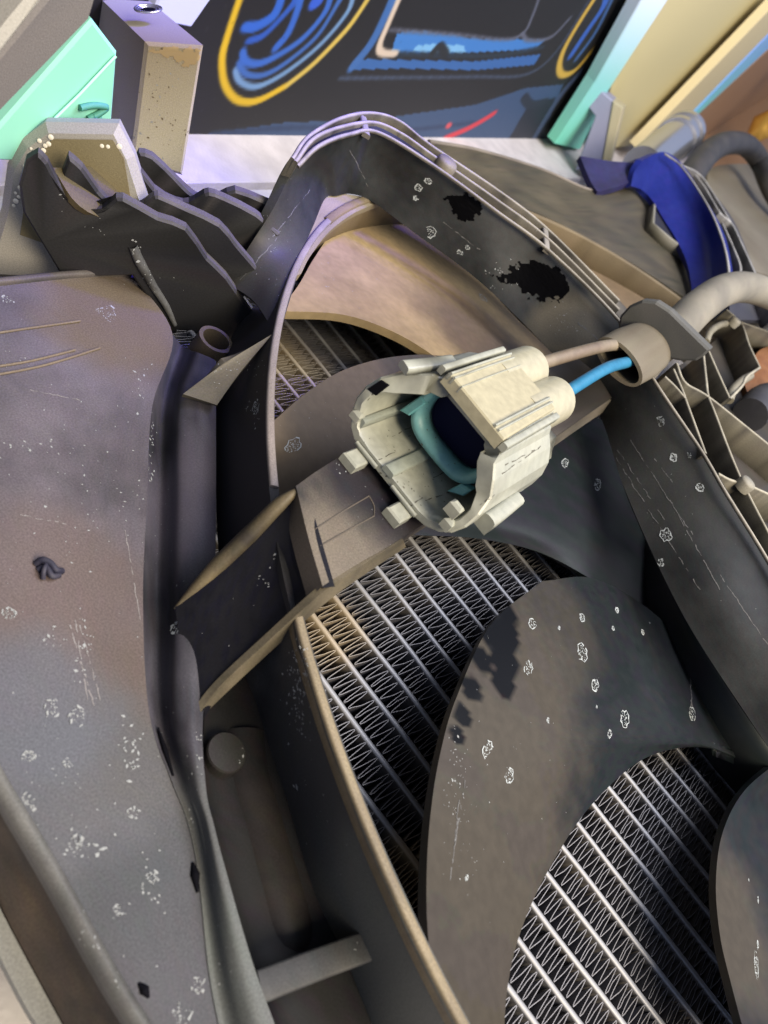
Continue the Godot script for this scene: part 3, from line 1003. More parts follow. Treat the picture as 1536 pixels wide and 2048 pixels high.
	sheet(st, rows([
		[430, 1220, 8.0, 432, 1220, 4, 470, 1215, 3.5, 500, 1210, 4],
		[420, 1330, 8.4, 422, 1330, 4, 480, 1320, 3.5, 540, 1300, 4],
		[408, 1430, 8.8, 411, 1430, 4, 480, 1420, 3.5, 560, 1400, 4],
		[412, 1576, 8.8, 414, 1576, 4, 500, 1590, 3.5, 585, 1610, 4],
		[428, 1650, 8.8, 431, 1650, 4, 520, 1680, 3.5, 610, 1700, 4],
		[451, 1738, 8.8, 455, 1738, 4, 560, 1770, 3.5, 640, 1790, 4],
		[502, 1915, 8.8, 506, 1915, 4, 610, 1930, 3.5, 700, 1940, 4],
		[550, 2050, 8.8, 554, 2050, 4, 650, 2070, 3.5, 760, 2090, 4],
		[592, 2160, 8.8, 596, 2160, 4, 700, 2180, 3.5, 810, 2210, 4]]), 6, 5, 1.5, Vector3.DOWN)
	build("pocket_floor", st, M.plastic, s, {"base": Color(0.014, 0.0135, 0.015), "dust": Color(0.034, 0.031, 0.03), "amt": 0.5, "up": 0.15})
	# bead and round boss
	st = S()
	tube(st, pts([470, 1480, -0.8, 478, 1560, -0.8, 505, 1660, -0.8, 538, 1780, -0.8, 562, 1870, -1.0, 572, 1905, -3.0]), 5.4, 6, 30)
	build("bead", st, M.plastic, s, {"base": Color(0.018, 0.0172, 0.018), "dust": Color(0.05, 0.043, 0.038), "amt": 0.6, "up": 0.1})
	st = S()
	lathe(st, G(455, 1503, 5.8), [[0.0033, 0.003], [0.0033, 0.0054], [0.0031, 0.0057], [0.0, 0.0058]], 30, -1)
	var boss := build("round_boss", st, M.plastic, s, {"base": Color(0.024, 0.023, 0.022), "dust": Color(0.05, 0.045, 0.04)})
	flecks(boss, [[490, 1520, 10, 18, 24, 0.35]])

	# ring wall from the band up to the rim, and the rim itself
	st = S()
	var top := [575, 540, 543, 650, 536, 750, 537, 850, 543, 960, 560, 1100, 590, 1255, 603, 1330, 632, 1430, 670, 1520, 725, 1670, 800, 1820, 845, 1930, 880, 2048, 935, 2170]
	var base := [480, 640, 440, 730, 430, 860, 432, 980, 436, 1090, 450, 1230, 490, 1350, 510, 1400, 540, 1500, 575, 1610, 625, 1780, 690, 1920, 735, 2030, 780, 2120, 830, 2240]
	var wall := []
	for i in range(0, top.size(), 2):
		var a := P(top[i], top[i + 1], 23.4)
		var ang := rad_to_deg(atan2(a.z - FAN.z, a.x - FAN.x))
		a = arc(0.0018, 23.4, ang, ang, 1)[0]
		var b := P(base[i], base[i + 1], 6.0 if i < 10 else 3.6)
		wall.append(PackedVector3Array([a, a.lerp(b, 0.35) + Vector3(0, 0.0003, 0), a.lerp(b, 0.75), b]))
	sheet(st, wall, 6, 5, 2.0)
	var rw := build("ring_wall", st, M.plastic, s, {"base": Color(0.015, 0.0145, 0.018), "dust": Color(0.095, 0.094, 0.092), "amt": 0.85, "up": 0.2, "stains": [[P(490, 900, 15), 0.045, Color(0.02, 0.02, 0.024), 1.0], [P(480, 760, 15), 0.03, Color(0.022, 0.022, 0.026), 0.9], [P(690, 1760, 14), 0.04, Color(0.085, 0.085, 0.08), 0.9], [P(620, 1530, 14), 0.02, Color(0.055, 0.055, 0.055), 0.8], [P(820, 2020, 14), 0.03, Color(0.11, 0.115, 0.105), 0.9]]})  # lit lower wall painted in lighter, upper wall darker
	marks(rw, [512, 815, 1.9, 0.6], 0.5)
	flecks(rw, [[505, 822, 8, 16, 30, 0.4], [600, 1390, 14, 40, 110, 0.45], [590, 1330, 8, 30, 50, 0.5], [480, 1260, 30, 30, 20, 0.25], [590, 1570, 5, 8, 5, 0.7], [660, 1600, 40, 100, 40, 0.25], [505, 740, 25, 12, 26, 0.4]])
	st = S()
	sweep(st, arc(0.0009, 24.0, 126.6, 158, 40), rib_profile(1.7, 2.4, 0.4))
	build("rim", st, M.plastic, s, {"base": Color(0.16, 0.14, 0.13), "dust": Color(0.36, 0.31, 0.29), "amt": 0.4, "up": 0.9, "scale": 1.4})
	st = S()
	sweep(st, arc(0.0009, 24.0, 88, 118.6, 50), rib_profile(1.7, 2.4, 0.4))
	var rm := build("rim", st, M.plastic, s, {"base": Color(0.12, 0.1, 0.075), "dust": Color(0.34, 0.275, 0.17), "amt": 0.4, "up": 0.9, "scale": 1.4, "stains": [[P(545, 850, 24), 0.02, Color(0.16, 0.14, 0.15), 0.6]]})
	flecks(rm, [[612, 1330, 4, 20, 30, 0.4], [580, 500, 6, 40, 20, 0.3]])
	st = S()
	sweep(st, arc(0.0011, 24.0, 158, 262, 70), rib_profile(2.4, 22.0, 0.6))
	build("far_rim", st, M.plastic, s, {"base": Color(0.13, 0.1, 0.06), "dust": Color(0.3, 0.23, 0.13), "amt": 0.7, "up": 0.3})
	# shroud surface beyond the opening
	st = S()
	sheet(st, rows([
		[700, 372, 20, 800, 330, 20, 880, 284, 20],
		[900, 380, 20, 930, 340, 20, 960, 298, 20],
		[1000, 402, 22, 1040, 370, 20, 1085, 336, 20],
		[1088, 432, 23, 1140, 408, 21, 1197, 381, 20],
		[1170, 474, 23, 1230, 430, 21, 1290, 366, 22],
		[1267, 528, 23, 1320, 480, 20, 1380, 420, 20],
		[1364, 592, 23, 1420, 560, 20, 1500, 520, 20],
		[1459, 660, 23, 1540, 640, 20, 1640, 610, 20]]), 6, 8, 2.4, Vector3.DOWN)
	build("far_plate", st, M.plastic, s, {"base": Color(0.06, 0.054, 0.04), "dust": Color(0.15, 0.125, 0.08), "amt": 0.7, "up": 0.05})
	st = S()
	rib(st, pts([860, 280, 20.6, 960, 298, 20.6, 1085, 336, 20.6, 1197, 381, 20.6, 1260, 362, 21.6]), 1.6, 12, 8, 0.6)
	build("far_edge", st, M.plastic, s, {"base": Color(0.14, 0.12, 0.1), "dust": Color(0.36, 0.31, 0.25), "up": 0.5})

	st = S()
	sheet(st, rows([
		[575, 556, 23.2, 590, 552, 23.2, 602, 548, 23.2],
		[600, 510, 23.2, 612, 508, 23.2, 622, 510, 23.2],
		[622, 462, 23.4, 640, 460, 23.2, 660, 462, 23.2],
		[650, 398, 23.6, 690, 420, 23.2, 712, 424, 23.2],
		[690, 388, 23.6, 740, 396, 23.2, 772, 400, 23.2]]), 6, 4, 2.0, Vector3.DOWN)
	build("leg_web", st, M.plastic, s, {"base": Color(0.2, 0.17, 0.11), "dust": Color(0.36, 0.3, 0.2), "amt": 0.7})
	# sloping gusset and hole at the head of the ring wall
	st = S()
	sheet(st, rows([[366, 788, 11, 434, 810, 12], [400, 762, 13, 480, 745, 17], [450, 725, 17, 545, 668, 23.4]]), 6, 8, 1.5)
	var gus := build("gusset", st, M.plastic, s, {"base": Color(0.07, 0.066, 0.055), "dust": Color(0.17, 0.15, 0.11), "amt": 0.7})
	flecks(gus, [[470, 740, 30, 20, 40, 0.3]])
	st = S()
	var hc := P(424, 692, 6.0)
	for i in 28:
		var a0 := TAU * i / 28
		var a1 := TAU * (i + 1) / 28
		var d0 := Vector3(cos(a0), 0, sin(a0))
		var d1 := Vector3(cos(a1), 0, sin(a1))
		var hh := Vector3(0, 0.0022, 0)
		quad(st, hc + d0 * 0.0040 + hh, hc + d1 * 0.0040 + hh, hc + d1 * 0.0031 + hh, hc + d0 * 0.0031 + hh, 1)
		quad(st, hc + d0 * 0.0031 + hh, hc + d1 * 0.0031 + hh, hc + d1 * 0.0031 - hh * 2, hc + d0 * 0.0031 - hh * 2, 2)
		quad(st, hc + d0 * 0.0040 + hh, hc + d1 * 0.0040 + hh, hc + d1 * 0.0044 - hh * 2, hc + d0 * 0.0044 - hh * 2, 3)
	build("bolt_sleeve", st, M.plastic, s, {"base": Color(0.07, 0.06, 0.05), "dust": Color(0.14, 0.11, 0.075), "amt": 0.7})

	# cross rib at the bottom and outer ledges
	st = S()
	rib(st, pts([522, 1973, 8.9, 600, 1942, 9.8, 690, 1908, 10.6, 780, 1876, 12.4, 818, 1862, 15.5]), 4.0, 9, 6, 0.4)
	var cb := build("cross_rib", st, M.plastic, s, {"base": Color(0.03, 0.03, 0.032), "dust": Color(0.11, 0.113, 0.11), "amt": 0.6, "up": 0.2})
	flecks(cb, [[760, 1880, 20, 12, 40, 0.4]])
	st = S()
	rib(st, pts([-60, 1440, 7, 0, 1553, 7, 110, 1738, 7, 225, 1945, 7, 300, 2066, 7, 370, 2190, 7]), 2.2, 3, 8, 1.0)
	var ol := build("outer_ridge", st, M.plastic, s, {"base": Color(0.06, 0.06, 0.058), "dust": Color(0.2, 0.195, 0.18), "amt": 0.7, "up": 0.3})
	flecks(ol, [[180, 1840, 20, 40, 30, 0.4], [250, 1960, 10, 20, 16, 0.3]])
	st = S()
	sheet(st, rows([
		[-60, 1440, 4.5, -100, 1520, -1, -140, 1560, -3, -150, 1600, -6],
		[0, 1553, 4.5, -30, 1625, -1, -40, 1660, -3, -45, 1720, -6],
		[110, 1738, 4.5, 85, 1790, -1, 55, 1820, -3, 20, 1850, -6],
		[225, 1945, 4.5, 190, 1975, -1, 150, 1985, -3, 95, 1990, -6],
		[300, 2066, 4.5, 250, 2075, -1, 200, 2080, -3, 150, 2090, -6],
		[370, 2190, 4.5, 320, 2200, -1, 270, 2210, -3, 220, 2220, -6]]), 6, 6, 2.0, Vector3.DOWN)
	build("outer_slope", st, M.plastic, s, {"base": Color(0.035, 0.032, 0.03), "dust": Color(0.1, 0.076, 0.055), "amt": 0.9, "up": 0.1})
	st = S()
	sheet(st, rows([
		[-45, 1724, -6, -70, 1740, -7],
		[18, 1852, -6, -30, 1850, -7],
		[93, 1992, -6, 50, 2010, -7],
		[148, 2092, -6, 120, 2120, -7],
		[218, 2222, -6, 190, 2240, -7]]), 6, 6, 1.6, Vector3.DOWN)
	build("outer_lip", st, M.plastic, s, {"base": Color(0.2, 0.2, 0.185), "dust": Color(0.34, 0.34, 0.31), "amt": 0.7})
	# dark slots in the trough
	st = S()
	for l in [[385, 1725, 390, 1750, 395, 1785], [316, 1455, 330, 1500, 346, 1552], [276, 1966, 288, 1980, 297, 1996]]:
		st = S()
		taper(st, flat(l, 5.1), [0.2, 0.7, 0.2] if l[0] != 316 else [0.15, 0.4, 0.2], 6, 10)
		build("slot", st, M.dark, s)

	arm(s)
	strut(s)
	foot(s)

func arm(s: Node3D) -> void:
	var st := S()
	sheet(st, rows([
		[592, 972, 30, 616, 1072, 30, 645, 1172, 30],
		[640, 938, 30, 680, 1038, 30, 722, 1124, 30],
		[705, 900, 30, 755, 990, 30, 800, 1078, 30],
		[890, 800, 30, 950, 880, 30, 1010, 942, 30],
		[1150, 712, 30, 1190, 744, 30, 1240, 784, 30]]), 8, 8, 4.5, Vector3.DOWN)
	var at := build("connector_arm", st, M.plastic, s, {"base": Color(0.04, 0.036, 0.034), "dust": Color(0.155, 0.13, 0.1), "amt": 0.9, "up": 0.15, "scale": 1.2, "stains": [[P(725, 960, 30), 0.012, Color(0.02, 0.018, 0.024), 0.9], [P(790, 1030, 30), 0.010, Color(0.02, 0.018, 0.024), 0.8], [P(670, 1110, 30), 0.012, Color(0.24, 0.2, 0.15), 0.6], [P(1170, 760, 30), 0.034, Color(0.03, 0.027, 0.025), 0.9]]})
	flecks(at, [[690, 940, 20, 10, 16, 0.3], [700, 1050, 40, 40, 40, 0.15]])
	# raised outline moulded on the arm
	st = S()
	for l in [[630, 1058, 690, 1020, 738, 992], [640, 1092, 700, 1058, 748, 1032], [738, 992, 748, 1012, 748, 1032]]:
		sweep(st, spline(flat(l, 30.05), 4), circle(0.13, 6))
	build("moulded_line", st, M.plastic, s, {"base": Color(0.1, 0.085, 0.07), "dust": Color(0.16, 0.135, 0.105)})
	# sloping front of the arm
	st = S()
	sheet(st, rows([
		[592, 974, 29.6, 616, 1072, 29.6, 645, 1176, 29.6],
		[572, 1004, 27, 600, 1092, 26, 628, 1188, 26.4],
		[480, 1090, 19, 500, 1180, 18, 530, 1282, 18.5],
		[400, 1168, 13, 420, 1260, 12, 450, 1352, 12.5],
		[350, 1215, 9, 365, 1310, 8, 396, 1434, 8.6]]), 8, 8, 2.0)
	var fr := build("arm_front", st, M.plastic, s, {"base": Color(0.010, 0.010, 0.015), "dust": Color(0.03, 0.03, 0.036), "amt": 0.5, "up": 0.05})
	flecks(fr, [[545, 1115, 6, 6, 6, 0.5], [530, 1160, 10, 12, 12, 0.4], [500, 1200, 60, 50, 12, 0.2]])
	st = S()
	taper(st, pts([600, 978, 29.6, 560, 1008, 27.2, 500, 1068, 21.6, 440, 1126, 16.2, 392, 1176, 12.0, 350, 1218, 8.6]), [0.5, 1.2, 1.45, 1.4, 1.0, 0.3], 6, 14)
	build("arm_rib", st, M.plastic, s, {"base": Color(0.05, 0.043, 0.032), "dust": Color(0.19, 0.15, 0.085), "amt": 0.8, "up": 0.2, "scale": 1.4})
	# flange under the lower edge, its warm light painted tan
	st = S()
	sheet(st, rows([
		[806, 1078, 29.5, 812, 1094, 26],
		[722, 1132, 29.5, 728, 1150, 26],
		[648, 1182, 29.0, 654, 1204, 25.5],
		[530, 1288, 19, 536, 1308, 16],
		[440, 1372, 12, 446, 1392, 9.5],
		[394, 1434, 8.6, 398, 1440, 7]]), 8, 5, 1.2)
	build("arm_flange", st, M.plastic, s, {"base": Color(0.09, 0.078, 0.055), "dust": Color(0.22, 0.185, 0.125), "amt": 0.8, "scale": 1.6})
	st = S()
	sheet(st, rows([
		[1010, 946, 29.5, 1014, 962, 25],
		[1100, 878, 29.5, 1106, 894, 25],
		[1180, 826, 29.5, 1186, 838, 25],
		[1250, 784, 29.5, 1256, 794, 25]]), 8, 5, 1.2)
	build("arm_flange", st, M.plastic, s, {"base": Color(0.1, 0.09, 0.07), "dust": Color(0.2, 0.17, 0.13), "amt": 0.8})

func strut(s: Node3D) -> void:
	var st := S()
	sheet(st, rows([
		[452, 566, 13, 505, 600, 17, 548, 662, 22],
		[500, 490, 22, 540, 525, 22, 575, 556, 23],
		[545, 420, 30, 585, 440, 27, 622, 462, 24],
		[590, 335, 37, 632, 352, 31, 650, 398, 24],
		[640, 290, 41, 668, 335, 33, 674, 392, 24],
		[700, 268, 42, 702, 325, 33.5, 702, 388, 24],
		[760, 264, 42, 752, 330, 33, 745, 404, 24],
		[870, 330, 42, 850, 398, 33, 832, 468, 24],
		[1000, 425, 42, 970, 490, 33, 946, 552, 24],
		[1100, 500, 42, 1062, 560, 33, 1030, 630, 24],
		[1240, 640, 42, 1180, 690, 33, 1112, 716, 24],
		[1311, 761, 42, 1250, 800, 33, 1196, 824, 24],
		[1405, 901, 42, 1330, 950, 33, 1252, 985, 24],
		[1525, 1098, 42, 1440, 1180, 33, 1362, 1222, 24],
		[1620, 1260, 42, 1560, 1360, 33, 1500, 1440, 24],
		[1720, 1420, 42, 1670, 1540, 33, 1610, 1600, 24]]), 22, 22, 2.2)
	var fc := build("strut_wall", st, M.plastic, s, {"base": Color(0.014, 0.0155, 0.0165), "dust": Color(0.052, 0.054, 0.053), "amt": 0.6, "up": 0.12, "scale": 0.9, "stains": [[P(520, 560, 20), 0.03, Color(0.075, 0.072, 0.06), 0.7], [P(1130, 660, 30), 0.014, Color(0.16, 0.14, 0.1), 0.8], [P(1350, 950, 33), 0.03, Color(0.055, 0.055, 0.05), 0.5]]})
	wet(fc, [[884, 400, 905, 389, 935, 384, 960, 398, 967, 418, 950, 440, 922, 444, 904, 430, 898, 408], [978, 540, 1000, 550, 1040, 524, 1080, 520, 1125, 545, 1144, 574, 1130, 594, 1096, 604, 1056, 592, 1026, 566, 996, 566]])
	scuffs(fc, [[1190, 850, 1400, 1180], [1260, 880, 1385, 1070], [1300, 905, 1345, 965], [1340, 1000, 1440, 1180], [1235, 900, 1330, 1040], [1440, 1150, 1536, 1290], [1000, 540, 1060, 590], [700, 300, 740, 380], [540, 480, 620, 380], [480, 560, 560, 470], [1150, 640, 1220, 700], [880, 440, 960, 500]])
	fc.set_meta("label", "dark side of the looped strut with black patches and water rings")
	marks(fc, [856, 362, 1.0, 0.9, 837, 375, 1.1, 0.9, 832, 396, 0.8, 0.8, 858, 465, 1.9, 0.95, 1320, 842, 1.4, 0.7, 1347, 915, 1.2, 1.0, 1377, 911, 0.9, 0.5, 1400, 975, 1.3, 0.95, 1332, 1070, 1.7, 0.95, 1322, 1125, 1.0, 0.6, 935, 495, 0.7, 0.6, 920, 505, 0.9, 0.5], 0.75)
	flecks(fc, [[560, 460, 25, 50, 30, 0.22], [520, 540, 30, 40, 30, 0.22], [640, 330, 30, 30, 14, 0.16], [990, 545, 20, 14, 24, 0.5], [1010, 560, 25, 8, 14, 0.4], [1350, 950, 80, 120, 60, 0.16], [1130, 645, 16, 16, 40, 0.3]])
	# top of the strut: floor of the channel and three ribs
	st = S()
	sheet(st, rows([
		[598, 322, 36, 592, 320, 36, 586, 330, 34],
		[640, 288, 38, 630, 272, 38, 620, 268, 37],
		[700, 264, 39, 690, 248, 39, 684, 234, 38],
		[760, 260, 39, 752, 240, 39, 745, 226, 38],
		[870, 326, 39, 866, 305, 39, 862, 288, 38],
		[1000, 420, 39, 998, 398, 39, 996, 380, 38],
		[1100, 496, 39, 1098, 474, 39, 1096, 458, 38],
		[1240, 636, 39, 1240, 616, 39, 1240, 602, 38],
		[1311, 757, 39, 1325, 740, 39, 1340, 722, 38]]), 8, 5, 3, Vector3.DOWN)
	build("channel_floor", st, M.plastic, s, {"base": Color(0.075, 0.066, 0.05), "dust": Color(0.22, 0.19, 0.14), "amt": 0.9, "up": 0.2, "scale": 1.2})
	var ribs := [
		[596, 330, 39, 640, 289, 42.6, 700, 266, 43, 760, 263, 43, 870, 329, 43, 1000, 424, 43, 1100, 499, 43, 1240, 639, 43, 1311, 760, 43, 1405, 900, 43, 1452, 980, 43, 1525, 1097, 43, 1620, 1258, 43],
		[592, 322, 40, 630, 274, 42.6, 690, 250, 43, 752, 243, 43, 806, 266, 43, 866, 308, 43, 998, 400, 43, 1098, 476, 43, 1240, 618, 43],
		[586, 316, 40, 620, 270, 42, 684, 234, 43, 745, 224, 43, 800, 240, 43, 862, 288, 43, 996, 378, 43, 1096, 456, 43, 1240, 600, 43]]
	for r in ribs:
		st = S()
		rib(st, pts(r), 1.1, 0.8 if r == ribs[0] else 6.0, 8, 0.4)
		var o := build("strut_rib", st, M.plastic, s, {"base": Color(0.05, 0.046, 0.04), "dust": Color(0.46, 0.42, 0.34), "amt": 0.3, "up": 1.3, "scale": 1.3})
		flecks(o, [[930, 340, 30, 16, 30, 0.3], [1100, 470, 60, 50, 30, 0.25]])
	st = S()
	for l in [[728, 232, 735, 268], [1092, 452, 1096, 500]]:
		st = S()
		rib(st, flat(l, 42.6), 2.2, 1.2, 4, 0.5)
		build("rib_tie", st, M.plastic, s, {"base": Color(0.1, 0.09, 0.08), "dust": Color(0.42, 0.39, 0.33), "amt": 0.4, "up": 0.9})
	st = S()
	lathe(st, G(893, 328, 43), [[0.0032, 0.0412], [0.0032, 0.0434], [0.0027, 0.0442], [0.0, 0.0444]], 20)
	build("round_pad", st, M.plastic, s, {"base": Color(0.2, 0.18, 0.14), "dust": Color(0.34, 0.3, 0.24)})
	# lattice of ribs right of the cable clip
	var lat := [
		[1331, 752, 43, 1352, 772, 43, 1374, 798, 43], [1349, 738, 43, 1367, 781, 43, 1378, 812, 43, 1413, 907, 43],
		[1355, 726, 42, 1372, 764, 42, 1419, 793, 42, 1507, 863, 42, 1590, 930, 42], [1408, 705, 42, 1414, 760, 42, 1418, 790, 42, 1431, 824, 42, 1478, 944, 42, 1536, 1060, 42, 1590, 1160, 42],
		[1419, 702, 42, 1440, 750, 42, 1461, 796, 42], [1454, 618, 42, 1484, 646, 42, 1500, 690, 42, 1521, 734, 42], [1484, 644, 42, 1540, 664, 42, 1600, 690, 42],
		[1438, 946, 42, 1460, 958, 42, 1486, 966, 42], [1496, 968, 42, 1540, 988, 42, 1590, 1010, 42], [1521, 734, 42, 1496, 752, 42, 1486, 770, 42, 1462, 796, 42]]
	for r in lat:
		st = S()
		rib(st, pts(r), 1.0, 11, 8, 0.35)
		build("lattice_rib", st, M.plastic, s, {"base": Color(0.05, 0.045, 0.038), "dust": Color(0.5, 0.46, 0.35), "amt": 0.4, "up": 1.2, "scale": 1.3})
	st = S()
	sheet(st, rows([
		[1311, 765, 34, 1360, 730, 33, 1420, 690, 32, 1480, 640, 31, 1600, 640, 31],
		[1405, 905, 34, 1440, 860, 33, 1480, 820, 32, 1530, 780, 31, 1620, 760, 31],
		[1525, 1102, 34, 1550, 1060, 33, 1580, 1000, 32, 1610, 940, 31, 1660, 900, 31],
		[1620, 1262, 34, 1640, 1200, 33, 1660, 1120, 32, 1690, 1060, 31, 1720, 1000, 31]]), 8, 6, 2, Vector3.DOWN)
	build("lattice_floor", st, M.plastic, s, {"base": Color(0.03, 0.028, 0.027), "dust": Color(0.09, 0.077, 0.06), "amt": 0.7, "up": 0.1})
	for c in [[1492, 968, 0.0024], [1470, 643, 0.0022]]:
		st = S()
		lathe(st, G(c[0], c[1], 43), [[c[2], 0.0412], [c[2], 0.0436], [c[2] * 0.85, 0.0442], [0.0, 0.0443]], 20)
		build("round_pad", st, M.plastic, s, {"base": Color(0.25, 0.23, 0.18), "dust": Color(0.42, 0.4, 0.33)})
	st = S()
	tube(st, pts([1412, 684, 39, 1420, 664, 40, 1440, 650, 40.5, 1466, 646, 40]), 1.3)
	tube(st, pts([1458, 800, 39, 1466, 780, 40, 1484, 762, 40, 1500, 752, 39]), 1.5)
	build("round_web", st, M.plastic, s, {"base": Color(0.2, 0.18, 0.13), "dust": Color(0.4, 0.37, 0.28)})

func foot(s: Node3D) -> void:
	# four upright parallel ribs of the mounting foot, each with a cut-out top edge
	var look := {"base": Color(0.016, 0.017, 0.019), "dust": Color(0.2, 0.18, 0.18), "amt": 0.12, "up": 0.95}
	var a := P(76, 308, 27)
	var dir := P(454, 556, 17) - a
	dir.y = 0
	var nrm := dir.normalized().cross(Vector3.UP)
	if nrm.dot(EYE - a) < 0: nrm = -nrm
	var front := Plane(nrm, a)
	var tops := [
		[76, 308, 95, 328, 116, 370, 141, 405, 169, 423, 204, 421, 225, 405, 246, 398, 316, 437, 373, 458, 415, 518, 454, 556, 508, 636],
		[137, 314, 165, 338, 197, 384, 230, 414, 262, 420, 288, 410, 309, 394, 327, 398, 373, 419, 440, 451, 475, 493, 520, 545],
		[225, 310, 260, 317, 309, 380, 352, 405, 378, 407, 401, 394, 418, 387, 450, 398, 513, 430, 560, 470],
		[278, 307, 306, 315, 352, 359, 376, 384, 400, 397, 440, 394, 471, 382, 527, 403, 570, 420]]
	for k in tops.size():
		var pl := front if k == 0 else Plane(nrm, P(tops[k][0], tops[k][1], 27))
		var p := spline(on_plane(tops[k], pl), 2)
		if k == 0:
			p.append_array(on_plane([480, 700, 450, 742, 400, 722, 345, 674, 300, 605, 264, 552, 170, 556, 120, 548, 82, 486, 46, 426, 38, 372, 52, 322], pl))
		else:
			for i in range(p.size() - 1, -1, -1): p.append(p[i] - Vector3(0, 0.018, 0))
		var st := S()
		prism(st, p, -nrm * 0.0023, 0.5)
		var o := build("foot_rib", st, M.plastic, s, look)
		if k == 0:
			flecks(o, [[120, 400, 10, 30, 8, 0.35], [200, 450, 14, 12, 10, 0.35], [275, 500, 8, 20, 12, 0.45], [320, 560, 30, 30, 10, 0.25]])
	var st := S()
	var groove := on_plane([266, 492, 280, 524, 304, 567, 332, 612, 350, 650], Plane(nrm, a + nrm * 0.0001))
	taper(st, groove, [0.9, 1.1, 0.9, 0.8, 0.5], 6, 12)
	var rl := build("scraped_bead", st, M.plastic, s, {"base": Color(0.04, 0.04, 0.04), "dust": Color(0.16, 0.16, 0.155), "amt": 0.9, "scale": 2.5})
	flecks(rl, [[268, 500, 8, 20, 30, 0.6], [300, 560, 10, 20, 30, 0.4]])
	# tan floor between the ribs
	st = S()
	sheet(st, rows([[104, 335, 23.5, 160, 335, 23.5, 270, 325, 23.5, 330, 328, 23.5], [176, 424, 20, 235, 420, 20, 330, 405, 20, 420, 402, 20], [330, 470, 15.5, 390, 470, 15, 450, 462, 15, 560, 462, 15]]), 6, 5, 1.5)
	build("foot_floor", st, M.plastic, s, {"base": Color(0.06, 0.05, 0.03), "dust": Color(0.2, 0.155, 0.08), "amt": 0.5})

# ---------------------------------------------------------------- connector
var C0 := Vector3.ZERO
func L(x: float, y: float, z: float) -> Vector3:
	return C0 + Vector3(x, y, z) * 0.001

